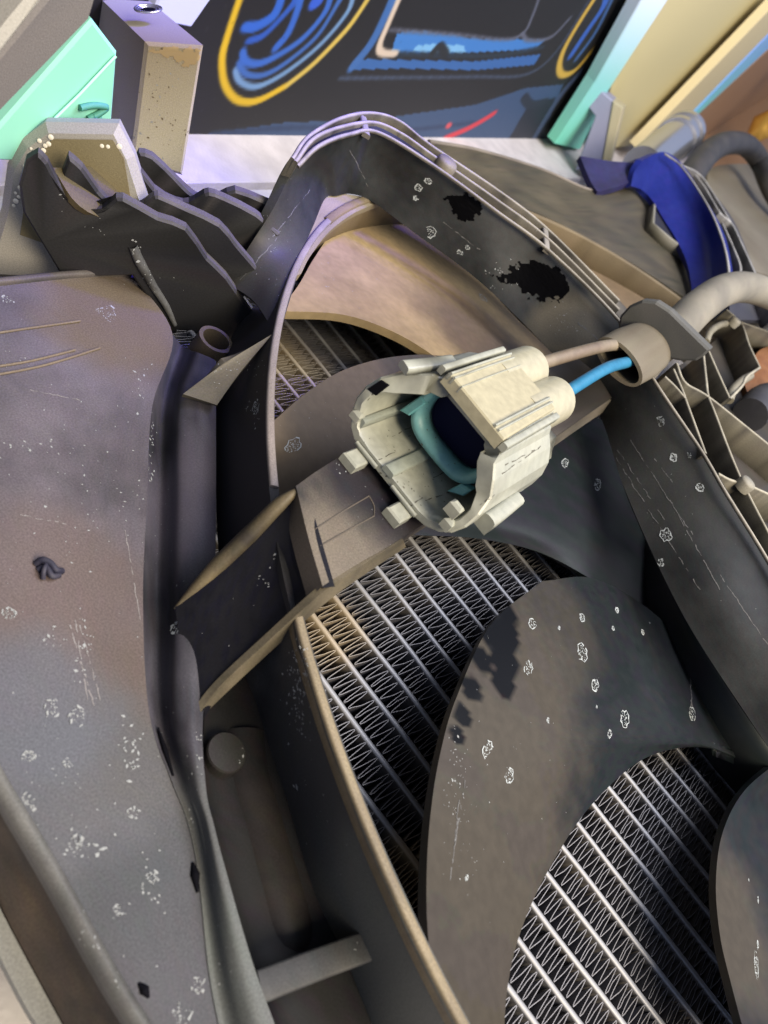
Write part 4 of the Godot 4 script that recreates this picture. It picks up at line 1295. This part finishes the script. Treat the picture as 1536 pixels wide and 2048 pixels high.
func connector() -> void:
	C0 = P(703, 875, 32)
	var c := thing("connector", "grey white two pin electrical connector housing with teal seal on the shroud arm", "connector", C0)
	var look := {"base": Color(0.32, 0.33, 0.28), "dust": Color(0.42, 0.42, 0.335), "amt": 0.6, "up": 0.1, "scale": 1.6, "stains": [[L(-1, 14, -9), 0.008, Color(0.07, 0.07, 0.055), 0.85], [L(4, 17, -10), 0.006, Color(0.1, 0.1, 0.08), 0.7], [L(8, 1.6, -7), 0.004, Color(0.2, 0.2, 0.15), 0.6], [L(15, 1.6, -3), 0.003, Color(0.2, 0.13, 0.09), 0.6], [L(3, 2, -14), 0.006, Color(0.17, 0.17, 0.13), 0.6], [L(24, 12, -5), 0.003, Color(0.2, 0.2, 0.16), 0.5]]}
	var inner_look := {"base": Color(0.34, 0.37, 0.32), "dust": Color(0.16, 0.165, 0.135), "amt": 0.5, "up": 0.0, "scale": 2.2}
	# outline of the housing seen end-on, round from the bottom left (millimetres)
	var sec := [[0.5, 0.0, 0.0], [4.0, -0.4, 0.0], [18.0, -0.4, 0.0], [20.8, 0.2, 0.0], [23.0, 1.6, 0.0], [24.8, 3.8, 0.1], [25.7, 6.6, -0.3], [25.6, 9.6, -1.4], [24.6, 12.4, -3.4], [22.6, 14.8, -3.9], [20.6, 16.4, -4.8], [19.9, 17.6, -6.2], [18.8, 17.8, -8.0], [18.4, 19.0, -8.8], [3.4, 19.0, -8.8], [3.0, 17.8, -7.4], [1.6, 17.6, -5.8], [0.4, 16.6, -4.4], [-1.8, 14.8, -2.7], [-3.5, 12.2, -0.8], [-4.2, 9.2, 0.0], [-4.2, 6.2, 0.0], [-3.2, 3.4, 0.0], [-1.6, 1.2, 0.0]]
	var ring := PackedVector3Array()
	for i in sec.size():
		var q: Array = sec[i]
		var r: Array = sec[(i + 1) % sec.size()]
		for k in 2: ring.append(Vector3(lerpf(q[0], r[0], k / 2.0), lerpf(q[1], r[1], k / 2.0), lerpf(q[2], r[2], k / 2.0)))
	var n := ring.size()
	var mid := Vector2(10.8, 9.4)
	var inn := PackedVector3Array()
	for i in n:
		var t := ring[(i + 1) % n] - ring[(i + n - 1) % n]
		var nn := Vector2(-t.y, t.x).normalized()
		if nn.dot(mid - Vector2(ring[i].x, ring[i].y)) < 0: nn = -nn
		var th := lerpf(1.9, 3.6, smoothstep(9.0, 15.0, ring[i].y)) + 0.25 * fine.get_noise_1d(i * 1.3)
		inn.append(Vector3(ring[i].x + nn.x * th, ring[i].y + nn.y * th, ring[i].z + 0.5 * fine.get_noise_1d(i * 2.1)))
	var st := S()
	var zs := [0.0, 0.35, 3.0, 8.0, 14.0, 20.0, 25.0, 28.0]
	for i in n:
		var j := (i + 1) % n
		for k in zs.size() - 1:
			var f0: float = zs[k] / 28.0
			var f1: float = zs[k + 1] / 28.0
			var a := func(q: Vector3, f: float, sh: float) -> Vector3:
				var g := 1.0 if f > 0.001 else sh
				return L(mid.x + (q.x - mid.x) * g, mid.y + (q.y - mid.y) * g, lerpf(q.z, -28.0, f))
			quad(st, a.call(ring[i], f0, 0.975), a.call(ring[j], f0, 0.975), a.call(ring[j], f1, 0.975), a.call(ring[i], f1, 0.975), -1)
			quad(st, a.call(inn[i], f0, 1.02), a.call(inn[i], f1, 1.02), a.call(inn[j], f1, 1.02), a.call(inn[j], f0, 1.02), 2)
		var o0 := L(mid.x + (ring[i].x - mid.x) * 0.975, mid.y + (ring[i].y - mid.y) * 0.975, ring[i].z)
		var o1 := L(mid.x + (ring[j].x - mid.x) * 0.975, mid.y + (ring[j].y - mid.y) * 0.975, ring[j].z)
		var i0 := L(mid.x + (inn[i].x - mid.x) * 1.02, mid.y + (inn[i].y - mid.y) * 1.02, inn[i].z)
		var i1 := L(mid.x + (inn[j].x - mid.x) * 1.02, mid.y + (inn[j].y - mid.y) * 1.02, inn[j].z)
		quad(st, o0, i0, i1, o1, 3)
		tri(st, L(mid.x, mid.y, -28), L(ring[i].x, ring[i].y, -28), L(ring[j].x, ring[j].y, -28), -1)
	var shell := build("housing", st, M.nylon, c, look)
	# floor strips and ridges inside the mouth
	st = S()
	rib(st, PackedVector3Array([L(9.2, 2.2, 0.1), L(9.2, 2.2, -22)]), 2.6, 1.2, 1, 0.4)
	rib(st, PackedVector3Array([L(-0.6, 4.2, -0.4), L(-0.6, 4.6, -20)]), 1.3, 2.5, 1, 0.4)
	build("inner_ridge", st, M.nylon, c, inner_look)
	st = S()
	rib(st, PackedVector3Array([L(1.4, 0.9, 0.45), L(7.2, 0.9, 0.45)]), 0.7, 0.7, 1, 0.2)
	rib(st, PackedVector3Array([L(11.6, 0.9, 0.45), L(18.4, 0.9, 0.45)]), 0.7, 0.7, 1, 0.2)
	build("mouth_lip", st, M.nylon, c, look)
	st = S()
	box(st, L(4.3, 0.55, 0.0), Vector3(0.0052, 0.0005, 0.0006), 0.05)
	box(st, L(15.2, 0.55, 0.0), Vector3(0.0056, 0.0005, 0.0006), 0.05)
	build("slot", st, M.dark, c)
	# feet, side clip, latch ears
	for x in [2.2, 14.6]:
		st = S()
		box(st, L(x + 1.6, -1.0, 2.2), Vector3(0.0036, 0.002, 0.0042), 0.35)
		build("foot", st, M.nylon, c, look)
	st = S()
	for q in [[23.2, 4.8, 0.1, 2.0, 2.2], [22.0, 7.2, -0.6, 2.6, 2.6], [-1.9, 4.0, -0.2, 2.0, 1.8]]:
		st = S()
		box(st, L(q[0], q[1], q[2]), Vector3(q[3], q[4], 1.8) * 0.001, 0.5)
		build("stop_block", st, M.nylon, c, look)
	st = S()
	prism(st, PackedVector3Array([L(-3.6, 9.2, 0.12), L(-2.8, 12.4, 0.02), L(-1.2, 12.8, -0.3), L(-1.7, 9.6, -0.1)]), Vector3(0, 0, -0.0005), 0.05)
	build("window_slot", st, M.dark, c)
	st = S()
	rib(st, PackedVector3Array([L(-1.6, 17.6, -1.2), L(-0.6, 18.2, -6), L(0.6, 18.6, -14)]), 2.4, 1.6, 4, 0.5)
	build("side_flange", st, M.nylon, c, look)
	st = S()
	rib(st, PackedVector3Array([L(27.0, 9.2, -4.6), L(27.0, 9.4, -9), L(26.6, 9.2, -17.5)]), 3.0, 3.6, 3, 0.9)
	build("side_clip", st, M.nylon, c, look)
	# ribbed roof
	st = S()
	prism(st, PackedVector3Array([L(3.4, 20.0, -6.6), L(18.4, 20.0, -6.2), L(17.6, 20.2, -29.5), L(3.4, 20.2, -29.5)]), Vector3(0, -0.0026, 0), 0.3)
	build("roof", st, M.nylon, c, {"base": Color(0.38, 0.345, 0.225), "dust": Color(0.45, 0.415, 0.28), "amt": 0.7, "up": 0.0, "scale": 1.2})
	for x in [[3.9, 0.5, 20.45], [4.9, 0.35, 20.3], [15.6, 0.5, 20.5], [16.6, 0.4, 20.4], [6.9, 0.2, 20.22], [19.2, 1.3, 19.5], [2.2, 1.2, 20.0]]:
		st = S()
		rib(st, PackedVector3Array([L(x[0], x[2], -6.4), L(x[0] * 0.985 + 0.1, x[2] + 0.2, -18), L(x[0] * 0.97 + 0.2, x[2] + 0.2, -29.5)]), x[1], 1.6, 3, 0.3)
		build("roof_rib", st, M.nylon, c, look)
	# wire ports
	for x in [6.3, 14.6]:
		st = S()
		var path := PackedVector3Array([L(x, 15.4, -24), L(x, 15.6, -40.2), L(x, 15.6, -40.9)])
		sweep(st, path, circle(4.9, 32), Vector3.UP, true)
		build("wire_port", st, M.nylon, c, {"base": Color(0.38, 0.355, 0.255), "dust": Color(0.46, 0.435, 0.31), "amt": 0.6, "up": 0.0, "scale": 1.2})
	st = S()
	sweep(st, PackedVector3Array([L(10.6, 9.0, -24), L(10.6, 9.0, -32), L(10.6, 9.4, -33)]), PackedVector2Array([Vector2(-12, -7), Vector2(10, -7), Vector2(13, -3), Vector2(13.4, 2), Vector2(11, 6.4), Vector2(-9, 6.4), Vector2(-13, 2), Vector2(-13, -4)]), Vector3.UP, true)
	build("rear_body", st, M.nylon, c, look)
	# teal seal ring and the dark socket inside it
	st = S()
	var seal_path := PackedVector3Array()
	var oval := func(k: float, rx: float, ry: float, z: float) -> Vector3:
		var a := TAU * k
		var px := signf(cos(a)) * pow(absf(cos(a)), 0.55) * rx
		var py := signf(sin(a)) * pow(absf(sin(a)), 0.8) * ry
		return L(11.0 + px, 11.2 + py, z)
	for z in [-12.0]:
		for i in 49: seal_path.append(oval.call(i / 48.0, 8.6, 5.4, z))
	for i in 48:
		for e in 6:
			var b0 := TAU * e / 6.0
			var b1 := TAU * (e + 1) / 6.0
			var f := func(k: float, b: float) -> Vector3: return oval.call(k, 8.6 + cos(b) * 1.3, 6.6 + cos(b) * 1.3, -12.6 + sin(b) * 3.0)
			quad(st, f.call(i / 48.0, b0), f.call((i + 1) / 48.0, b0), f.call((i + 1) / 48.0, b1), f.call(i / 48.0, b1), 1)
	var sl := build("seal", st, M.seal, c, {"base": Color(0.13, 0.34, 0.35), "dust": Color(0.28, 0.55, 0.5), "amt": 0.7, "up": 0.0, "scale": 2.0})
	st = S()
	for i in 48:
		tri(st, L(11, 11.2, -16), oval.call(i / 48.0, 8.4, 6.4, -15.2), oval.call((i + 1) / 48.0, 8.4, 6.4, -15.2), 1)
	build("socket", st, mat("socket", Color(0.01, 0.011, 0.03), 0.7, false, null, 1.0, null, 0.0, 0.0, 0.15), c)
	st = S()
	prism(st, PackedVector3Array([L(0.4, 5.0, -10), L(2.6, 6.2, -9.4), L(3.4, 10.6, -9.4), L(1.6, 10.8, -10)]), Vector3(0, 0, -0.002), 0.3)
	prism(st, PackedVector3Array([L(17.6, 2.2, -9.4), L(20.4, 4.4, -9.2), L(20.6, 6.4, -9.4), L(18.4, 5.4, -9.8)]), Vector3(0, 0, -0.002), 0.3)
	build("seal_tab", st, M.seal, c, {"base": Color(0.14, 0.42, 0.42), "dust": Color(0.22, 0.5, 0.5)})
	# dirt flecks inside
	mat("dirt", Color(0.085, 0.078, 0.06), 0.8, false)
	scuffs(shell, [[790, 952, 830, 930], [850, 1002, 900, 984], [820, 1012, 850, 992], [745, 925, 790, 905], [770, 880, 830, 850], [1004, 948, 1088, 888], [860, 960, 900, 940], [735, 800, 760, 770], [960, 1010, 990, 990], [1010, 930, 1070, 900]], 0.14, "dirt")
	flecks(sl, [[880, 880, 25, 40, 40, 0.35]], "dirt", "specks")
	var dirt := S()
	for i in 60:
		var h := hit(shell, 820 + rng.randfn() * 45, 950 + rng.randfn() * 45)
		if h:
			var ax: Vector3 = h[1].cross(Vector3(0.3, 0.1, 0.9)).normalized()
			speck(dirt, h[0] + h[1] * 0.00005, ax, h[1].cross(ax), 0.25 * rng.randf() + 0.05)
	var dd := build("dirt_flecks", dirt, M.dirt, shell)
	dd.set_meta("kind", "stuff")

# ---------------------------------------------------------------- cable
func harness() -> void:
	var h := thing("wiring_harness", "dusty cable with blue and brown wires leaving a split sleeve above the connector", "cable", P(1280, 700, 43))
	var st := S()
	tube(st, PackedVector3Array([L(6.3, 15.6, -38), L(6.3, 16.0, -48), P(1200, 694, 50), P(1246, 690, 49), P(1300, 690, 49)]), 1.45, 8, 14)
	build("brown_wire", st, M.wire, h, {"base": Color(0.16, 0.12, 0.085), "dust": Color(0.32, 0.27, 0.19), "amt": 0.7, "up": 0.0})
	st = S()
	tube(st, PackedVector3Array([L(14.6, 15.6, -38), L(14.6, 15.8, -45), P(1210, 738, 50), P(1262, 722, 49), P(1320, 700, 49)]), 1.4, 8, 14)
	build("blue_wire", st, M.wire, h, {"base": Color(0.02, 0.16, 0.30), "dust": Color(0.06, 0.26, 0.38), "amt": 0.5, "up": 0.0})
	# flattened sleeve, open towards the connector
	st = S()
	var a := P(1238, 724, 48)
	var b := P(1292, 694, 48)
	var c := P(1312, 684, 48)
	var shell := func(r: float, i: int, k: int) -> Vector3:
		var base: Vector3 = [a, a.lerp(b, 0.5), b, c][k]
		var t := (b - a).normalized()
		var side := t.cross(Vector3.UP).normalized()
		var u := side.cross(t).normalized()
		var an := TAU * i / 32.0
		var w: float = [7.6, 8.0, 7.6, 6.0][k]
		var hh: float = [3.7, 4.4, 4.8, 4.2][k]
		return base + side * cos(an) * (w - r) * 0.001 + u * sin(an) * (hh - r) * 0.001
	for i in 32:
		for k in 3:
			quad(st, shell.call(0.0, i, k), shell.call(0.0, i + 1, k), shell.call(0.0, i + 1, k + 1), shell.call(0.0, i, k + 1), 1)
			quad(st, shell.call(0.9, i, k), shell.call(0.9, i, k + 1), shell.call(0.9, i + 1, k + 1), shell.call(0.9, i + 1, k), 2)
		quad(st, shell.call(0.0, i, 0), shell.call(0.9, i, 0), shell.call(0.9, i + 1, 0), shell.call(0.0, i + 1, 0), 3)
	build("sleeve", st, M.rubber, h, {"base": Color(0.15, 0.125, 0.09), "dust": Color(0.26, 0.23, 0.165), "amt": 0.7, "up": 0.1})
	st = S()
	for i in 32: tri(st, shell.call(0.9, i, 2), shell.call(0.9, i + 1, 2), c, 1)
	build("sleeve_dark", st, M.dark, h)
	# grey conduit leaving to the right
	st = S()
	tube(st, pts([1320, 690, 49, 1356, 655, 52, 1400, 612, 55, 1450, 580, 57, 1500, 576, 58, 1560, 598, 58, 1640, 640, 57]), 5.4, 10, 24)
	build("conduit", st, M.rubber, h, {"base": Color(0.2, 0.185, 0.15), "dust": Color(0.33, 0.3, 0.23), "amt": 0.7, "up": 0.0})
	# D shaped clip plate that holds the cable
	st = S()
	var t := (P(1380, 630, 50) - P(1300, 690, 50)).normalized()
	var o := P(1302, 676, 50)
	var pl := Plane(-t, o)
	var outline := on_plane([1236, 652, 1240, 632, 1258, 612, 1284, 601, 1312, 604, 1340, 622, 1420, 700, 1408, 712, 1392, 722, 1362, 722, 1300, 712, 1250, 690], pl)
	prism(st, outline, t * 0.0042, 0.6)
	var cl := single("cable_clip", st, M.rubber, "dark grey rubber clip with a rounded end gripping the cable on the strut", "clip", {"base": Color(0.06, 0.062, 0.066), "dust": Color(0.2, 0.195, 0.17), "amt": 0.6, "up": 0.4})

# ---------------------------------------------------------------- second shroud, hose, pipe
func far_shrouds() -> void:
	var s := thing("rear_shroud", "second fan shroud with blue light painted on its looped strut behind the conduit", "shroud", P(1380, 500, 0))
	var blue := {"base": Color(0.014, 0.02, 0.15), "dust": Color(0.022, 0.032, 0.2), "amt": 0.4, "up": 0.0, "scale": 0.6}  # blue light on dark plastic, painted into the base colour
	var st := S()
	sheet(st, rows([
		[1195, 384, 22, 1180, 360, 22, 1160, 312, 24],
		[1240, 372, 26, 1230, 350, 26, 1222, 322, 28],
		[1290, 352, 30, 1290, 335, 30, 1284, 326, 32]]), 8, 5, 3)
	build("side_wing", st, M.blue_lit_plastic, s, {"base": Color(0.03, 0.028, 0.07), "dust": Color(0.04, 0.04, 0.13), "amt": 0.6, "up": 0.0})
	st = S()
	sheet(st, rows([
		[1262, 372, 28, 1268, 345, 31, 1284, 322, 36],
		[1284, 380, 26, 1300, 345, 32, 1320, 304, 40],
		[1304, 400, 26, 1325, 358, 33, 1346, 312, 42],
		[1326, 436, 26, 1352, 388, 33, 1374, 340, 42],
		[1352, 478, 26, 1384, 434, 33, 1408, 396, 42],
		[1372, 520, 26, 1412, 490, 33, 1440, 464, 42],
		[1382, 566, 26, 1424, 552, 33, 1454, 530, 42],
		[1384, 610, 26, 1426, 606, 33, 1456, 590, 42]
		]), 8, 8, 3)
	var f := build("strut_wall", st, M.blue_lit_plastic, s, blue)
	f.set_meta("label", "side of the far looped strut with blue light painted in")
	for r in [[1330, 306, 42, 1360, 328, 43, 1392, 370, 43, 1424, 424, 43, 1446, 478, 43, 1458, 530, 43, 1459, 585, 43], [1392, 350, 42, 1412, 376, 42, 1438, 420, 42, 1464, 446, 42], [1438, 424, 42, 1464, 446, 42, 1486, 490, 42, 1520, 566, 42, 1550, 640, 42], [1446, 446, 41, 1466, 490, 41, 1482, 532, 41, 1478, 560, 41], [1362, 328, 42, 1400, 348, 42, 1430, 390, 42, 1464, 446, 42]]:
		st = S()
		rib(st, pts(r), 1.5, 0.8 if r[0] == 1330 else 7.0, 8, 0.4)
		build("strut_rib", st, M.plastic, s, {"base": Color(0.06, 0.056, 0.06), "dust": Color(0.5, 0.48, 0.44), "amt": 0.4, "up": 1.2})
	st = S()
	sheet(st, rows([
		[1362, 332, 38, 1396, 360, 38, 1428, 386, 37],
		[1420, 420, 36, 1440, 430, 36, 1470, 446, 36],
		[1452, 500, 36, 1476, 510, 36, 1510, 540, 36],
		[1460, 640, 36, 1500, 640, 36, 1560, 640, 36]]), 8, 5, 2, Vector3.DOWN)
	build("channel_floor", st, M.plastic, s, {"base": Color(0.05, 0.048, 0.055), "dust": Color(0.12, 0.115, 0.12), "amt": 0.6, "up": 0.0})
	# recess beside the strut
	st = S()
	slab(st, [1310, 396, 1306, 446, 1380, 502, 1372, 520, 1400, 520, 1340, 420], 25, 3, 0.5)
	build("recess", st, M.plastic, s, {"base": Color(0.025, 0.024, 0.035), "dust": Color(0.05, 0.05, 0.07)})
	st = S()
	rib(st, pts([1311, 398, 26, 1308, 446, 26, 1340, 474, 26, 1380, 504, 26]), 1.4, 6, 1, 0.4)
	build("recess_edge", st, M.plastic, s, {"base": Color(0.2, 0.19, 0.15), "dust": Color(0.4, 0.38, 0.32), "amt": 0.8})
	# tan surface between the two far loops
	st = S()
	sheet(st, rows([
		[1410, 372, 22, 1440, 330, 22, 1560, 330, 22],
		[1450, 440, 22, 1500, 440, 22, 1600, 440, 22],
		[1500, 540, 22, 1560, 560, 22, 1640, 600, 22]]), 8, 6, 2, Vector3.DOWN)
	build("far_plate", st, M.plastic, s, {"base": Color(0.2, 0.165, 0.11), "dust": Color(0.32, 0.28, 0.2), "amt": 0.7, "up": 0.0, "scale": 0.3})
	# dark bent hose
	st = S()
	tube(st, pts([1372, 368, 30, 1396, 330, 36, 1424, 300, 42, 1458, 286, 46, 1494, 292, 46, 1522, 326, 42, 1546, 380, 38, 1590, 450, 30]), 8.5, 10, 22)
	single("bent_hose", st, M.rubber, "dark grey bent hose arching at the far right behind the blue lit strut", "hose", {"base": Color(0.045, 0.045, 0.048), "dust": Color(0.11, 0.1, 0.09), "amt": 0.5, "up": 0.3})
	# steel pipe end
	var p := thing("steel_pipe", "bright steel pipe end with a rolled ring behind the blue lit strut", "pipe", P(1330, 300, 30))
	st = S()
	var a := P(1300, 322, 22)
	var b := P(1372, 262, 38)
	var d := (b - a)
	sweep(st, PackedVector3Array([a - d * 0.2, a, b]), circle(13, 32), Vector3.UP, true)
	build("barrel", st, M.steel, p)
	st = S()
	for k in [0.72, 0.92]:
		sweep(st, PackedVector3Array([a + d * (k - 0.04), a + d * k, a + d * (k + 0.04)]), circle(14.5, 32), Vector3.UP, true)
	build("rolled_ring", st, M.steel, p)
	# rust coloured lug at the right edge
	st = S()
	sheet(st, rows([[1486, 760, 34, 1520, 700, 36, 1570, 690, 36], [1500, 800, 34, 1536, 770, 36, 1590, 750, 36]]), 8, 8, 4)
	single("rusty_lug", st, M.cast_metal, "rusty orange metal lug at the right edge beside the strut lattice", "lug", {"base": Color(0.2, 0.075, 0.02), "dust": Color(0.34, 0.15, 0.05), "amt": 0.8, "up": 0.0, "scale": 2.0})
	st = S()
	tube(st, pts([1500, 830, 36, 1530, 800, 38, 1570, 800, 38, 1640, 830, 38]), 6, 8, 18)
	single("black_plug", st, M.rubber, "black rubber plug below the rusty lug at the right edge", "plug", {"base": Color(0.03, 0.03, 0.034), "dust": Color(0.1, 0.1, 0.11), "amt": 0.5})
	# amber cylinder far right
	st = S()
	tube(st, PackedVector3Array([P(1480, 300, 10), P(1480, 300, 10) + Vector3(0, 0.10, 0), P(1480, 300, 10) + Vector3(0, 0.2, 0)]), 16, 3, 24)
	single("amber_bottle", st, M.gold, "shiny amber cylinder standing behind the bent hose", "cylinder")

# ---------------------------------------------------------------- metal post and flange on the left
func brackets() -> void:
	# aluminium post with a threaded hole on top
	var base := P(320, 372, 0)
	var nz := (EYE - base)
	nz.y = 0
	nz = nz.normalized()
	var pl := Plane(nz, base)
	var fr := on_plane([291, 84, 408, 92, 366, 352, 262, 322], pl)
	var p := thing("metal_post", "dull aluminium post with a threaded hole in its top", "post", base)
	var back := on(200, -4, Plane(nz, base - nz * 0.045)) - fr[0]
	var st := S()
	prism(st, fr, back, 0.8)
	build("block", st, M.cast_metal, p, {"base": Color(0.6, 0.585, 0.51), "dust": Color(0.74, 0.69, 0.5), "amt": 0.7, "up": 0.0, "scale": 1.0, "stains": [[on(350, 115, pl), 0.012, Color(0.3, 0.22, 0.1), 0.8]]})
	var blk: MeshInstance3D = p.get_node("block")
	wet(blk, [[297, 92, 402, 99, 399, 128, 384, 137, 366, 128, 340, 114, 304, 106]], "rust_stain", "stain")
	flecks(blk, [[335, 220, 40, 70, 60, 0.55], [230, 160, 25, 70, 30, 0.35]], "pit", "pits")
	flecks(blk, [[330, 230, 40, 70, 30, 0.6], [235, 180, 22, 60, 40, 0.4], [270, 270, 6, 12, 12, 0.8]])
	st = S()
	var up := (fr[0] - fr[3]).normalized()
	var hc := on(296, 19, Plane(up, fr[0] + up * 0.0006))
	var hp := PackedVector3Array()
	for r in [[3.4, 0.0], [2.6, 0.3], [2.6, -0.2]]:
		pass
	for i in 24:
		var a0 := TAU * i / 24
		var a1 := TAU * (i + 1) / 24
		var ex := (fr[1] - fr[0]).normalized()
		var ey := up.cross(ex)
		var d0 := ex * cos(a0) + ey * sin(a0)
		var d1 := ex * cos(a1) + ey * sin(a1)
		tri(st, hc, hc + d0 * 0.0030, hc + d1 * 0.0030, 1)
	build("threaded_hole", st, M.dark, p)
	st = S()
	for k in 3:
		var pth := PackedVector3Array()
		for i in 25:
			var a0 := TAU * i / 24
			var ex := (fr[1] - fr[0]).normalized()
			var ey := up.cross(ex)
			pth.append(hc + (ex * cos(a0) + ey * sin(a0)) * (0.0033 - 0.0006 * k) + up * (0.0002 - 0.00015 * k))
		sweep(st, pth, circle(0.28, 6), up, false)
	build("thread", st, M.steel, p)
	# octagonal flange behind the foot ribs
	var q := P(150, 330, 22)
	var nq := (EYE - q)
	nq.y *= 0.2
	nq = nq.normalized()
	var po := Plane(nq, q)
	var fl := thing("octagonal_flange", "pale octagonal metal flange with water drops behind the shroud foot ribs", "flange", q)
	st = S()
	prism(st, on_plane([-40, 560, 0, 420, 12, 332, 40, 284, 88, 249, 236, 252, 268, 316, 300, 420, 180, 570], po), -nq * 0.004, 1.6)
	var face := build("plate", st, M.cast_metal, fl, {"base": Color(0.36, 0.345, 0.31), "dust": Color(0.5, 0.475, 0.43), "amt": 0.7, "up": 0.0, "stains": []})
	st = S()
	var pin := Plane(nq, q + nq * 0.0004)
	prism(st, on_plane([40, 470, 50, 400, 60, 350, 78, 314, 104, 278, 226, 280, 248, 316, 262, 400, 180, 520], pin), -nq * 0.0002, 0.05)
	var inner := build("recessed_face", st, M.cast_metal, fl, {"base": Color(0.2, 0.165, 0.085), "dust": Color(0.3, 0.25, 0.14), "amt": 0.7, "up": 0.0})
	st = S()
	for d in [[88, 290], [76, 280], [100, 272], [66, 300], [54, 318], [48, 330], [44, 345], [40, 362], [38, 374], [36, 390], [84, 298], [30, 400], [24, 410], [60, 296], [96, 284], [200, 290], [212, 292], [236, 292], [28, 384]]:
		var c := on(d[0] + rng.randf() * 4.0, d[1] + rng.randf() * 4.0, pin)
		var r := 0.00028 + 0.0003 * rng.randf()
		for i in 8:
			var a0 := TAU * i / 8
			var a1 := TAU * (i + 1) / 8
			var ex := nq.cross(Vector3.UP).normalized()
			var ey := nq.cross(ex)
			tri(st, c + nq * r * 0.4, c + (ex * cos(a0) + ey * sin(a0)) * r, c + (ex * cos(a1) + ey * sin(a1)) * r, 1)
	var dr := build("water_drops", st, mat("drop", Color(0.7, 0.66, 0.55), 0.15, false), inner)
	dr.set_meta("kind", "stuff")
	# lilac bracket on the far strip
	var e := P(1190, 292, -26)
	var ne := (EYE - e)
	ne.y = 0
	ne = ne.normalized()
	var pe := Plane(ne, e + ne * 0.12)
	var br := thing("far_bracket", "small lilac grey metal bracket on the white ledge in front of the mint strip", "bracket", e)
	st = S()
	prism(st, on_plane([1186, 168, 1226, 202, 1212, 282, 1200, 345, 1150, 340, 1176, 270, 1190, 232, 1168, 204], pe), -ne * 0.02, 0.8)
	build("web", st, M.cast_metal, br, {"base": Color(0.3, 0.3, 0.42), "dust": Color(0.4, 0.4, 0.5), "amt": 0.5, "up": 0.0})
	st = S()
	prism(st, on_plane([1226, 202, 1246, 216, 1214, 345, 1200, 345, 1212, 282], Plane(ne, e + ne * 0.121)), -ne * 0.02, 0.5)
	build("side_face", st, M.cast_metal, br, {"base": Color(0.5, 0.43, 0.26), "dust": Color(0.56, 0.5, 0.34), "amt": 0.5, "up": 0.0})
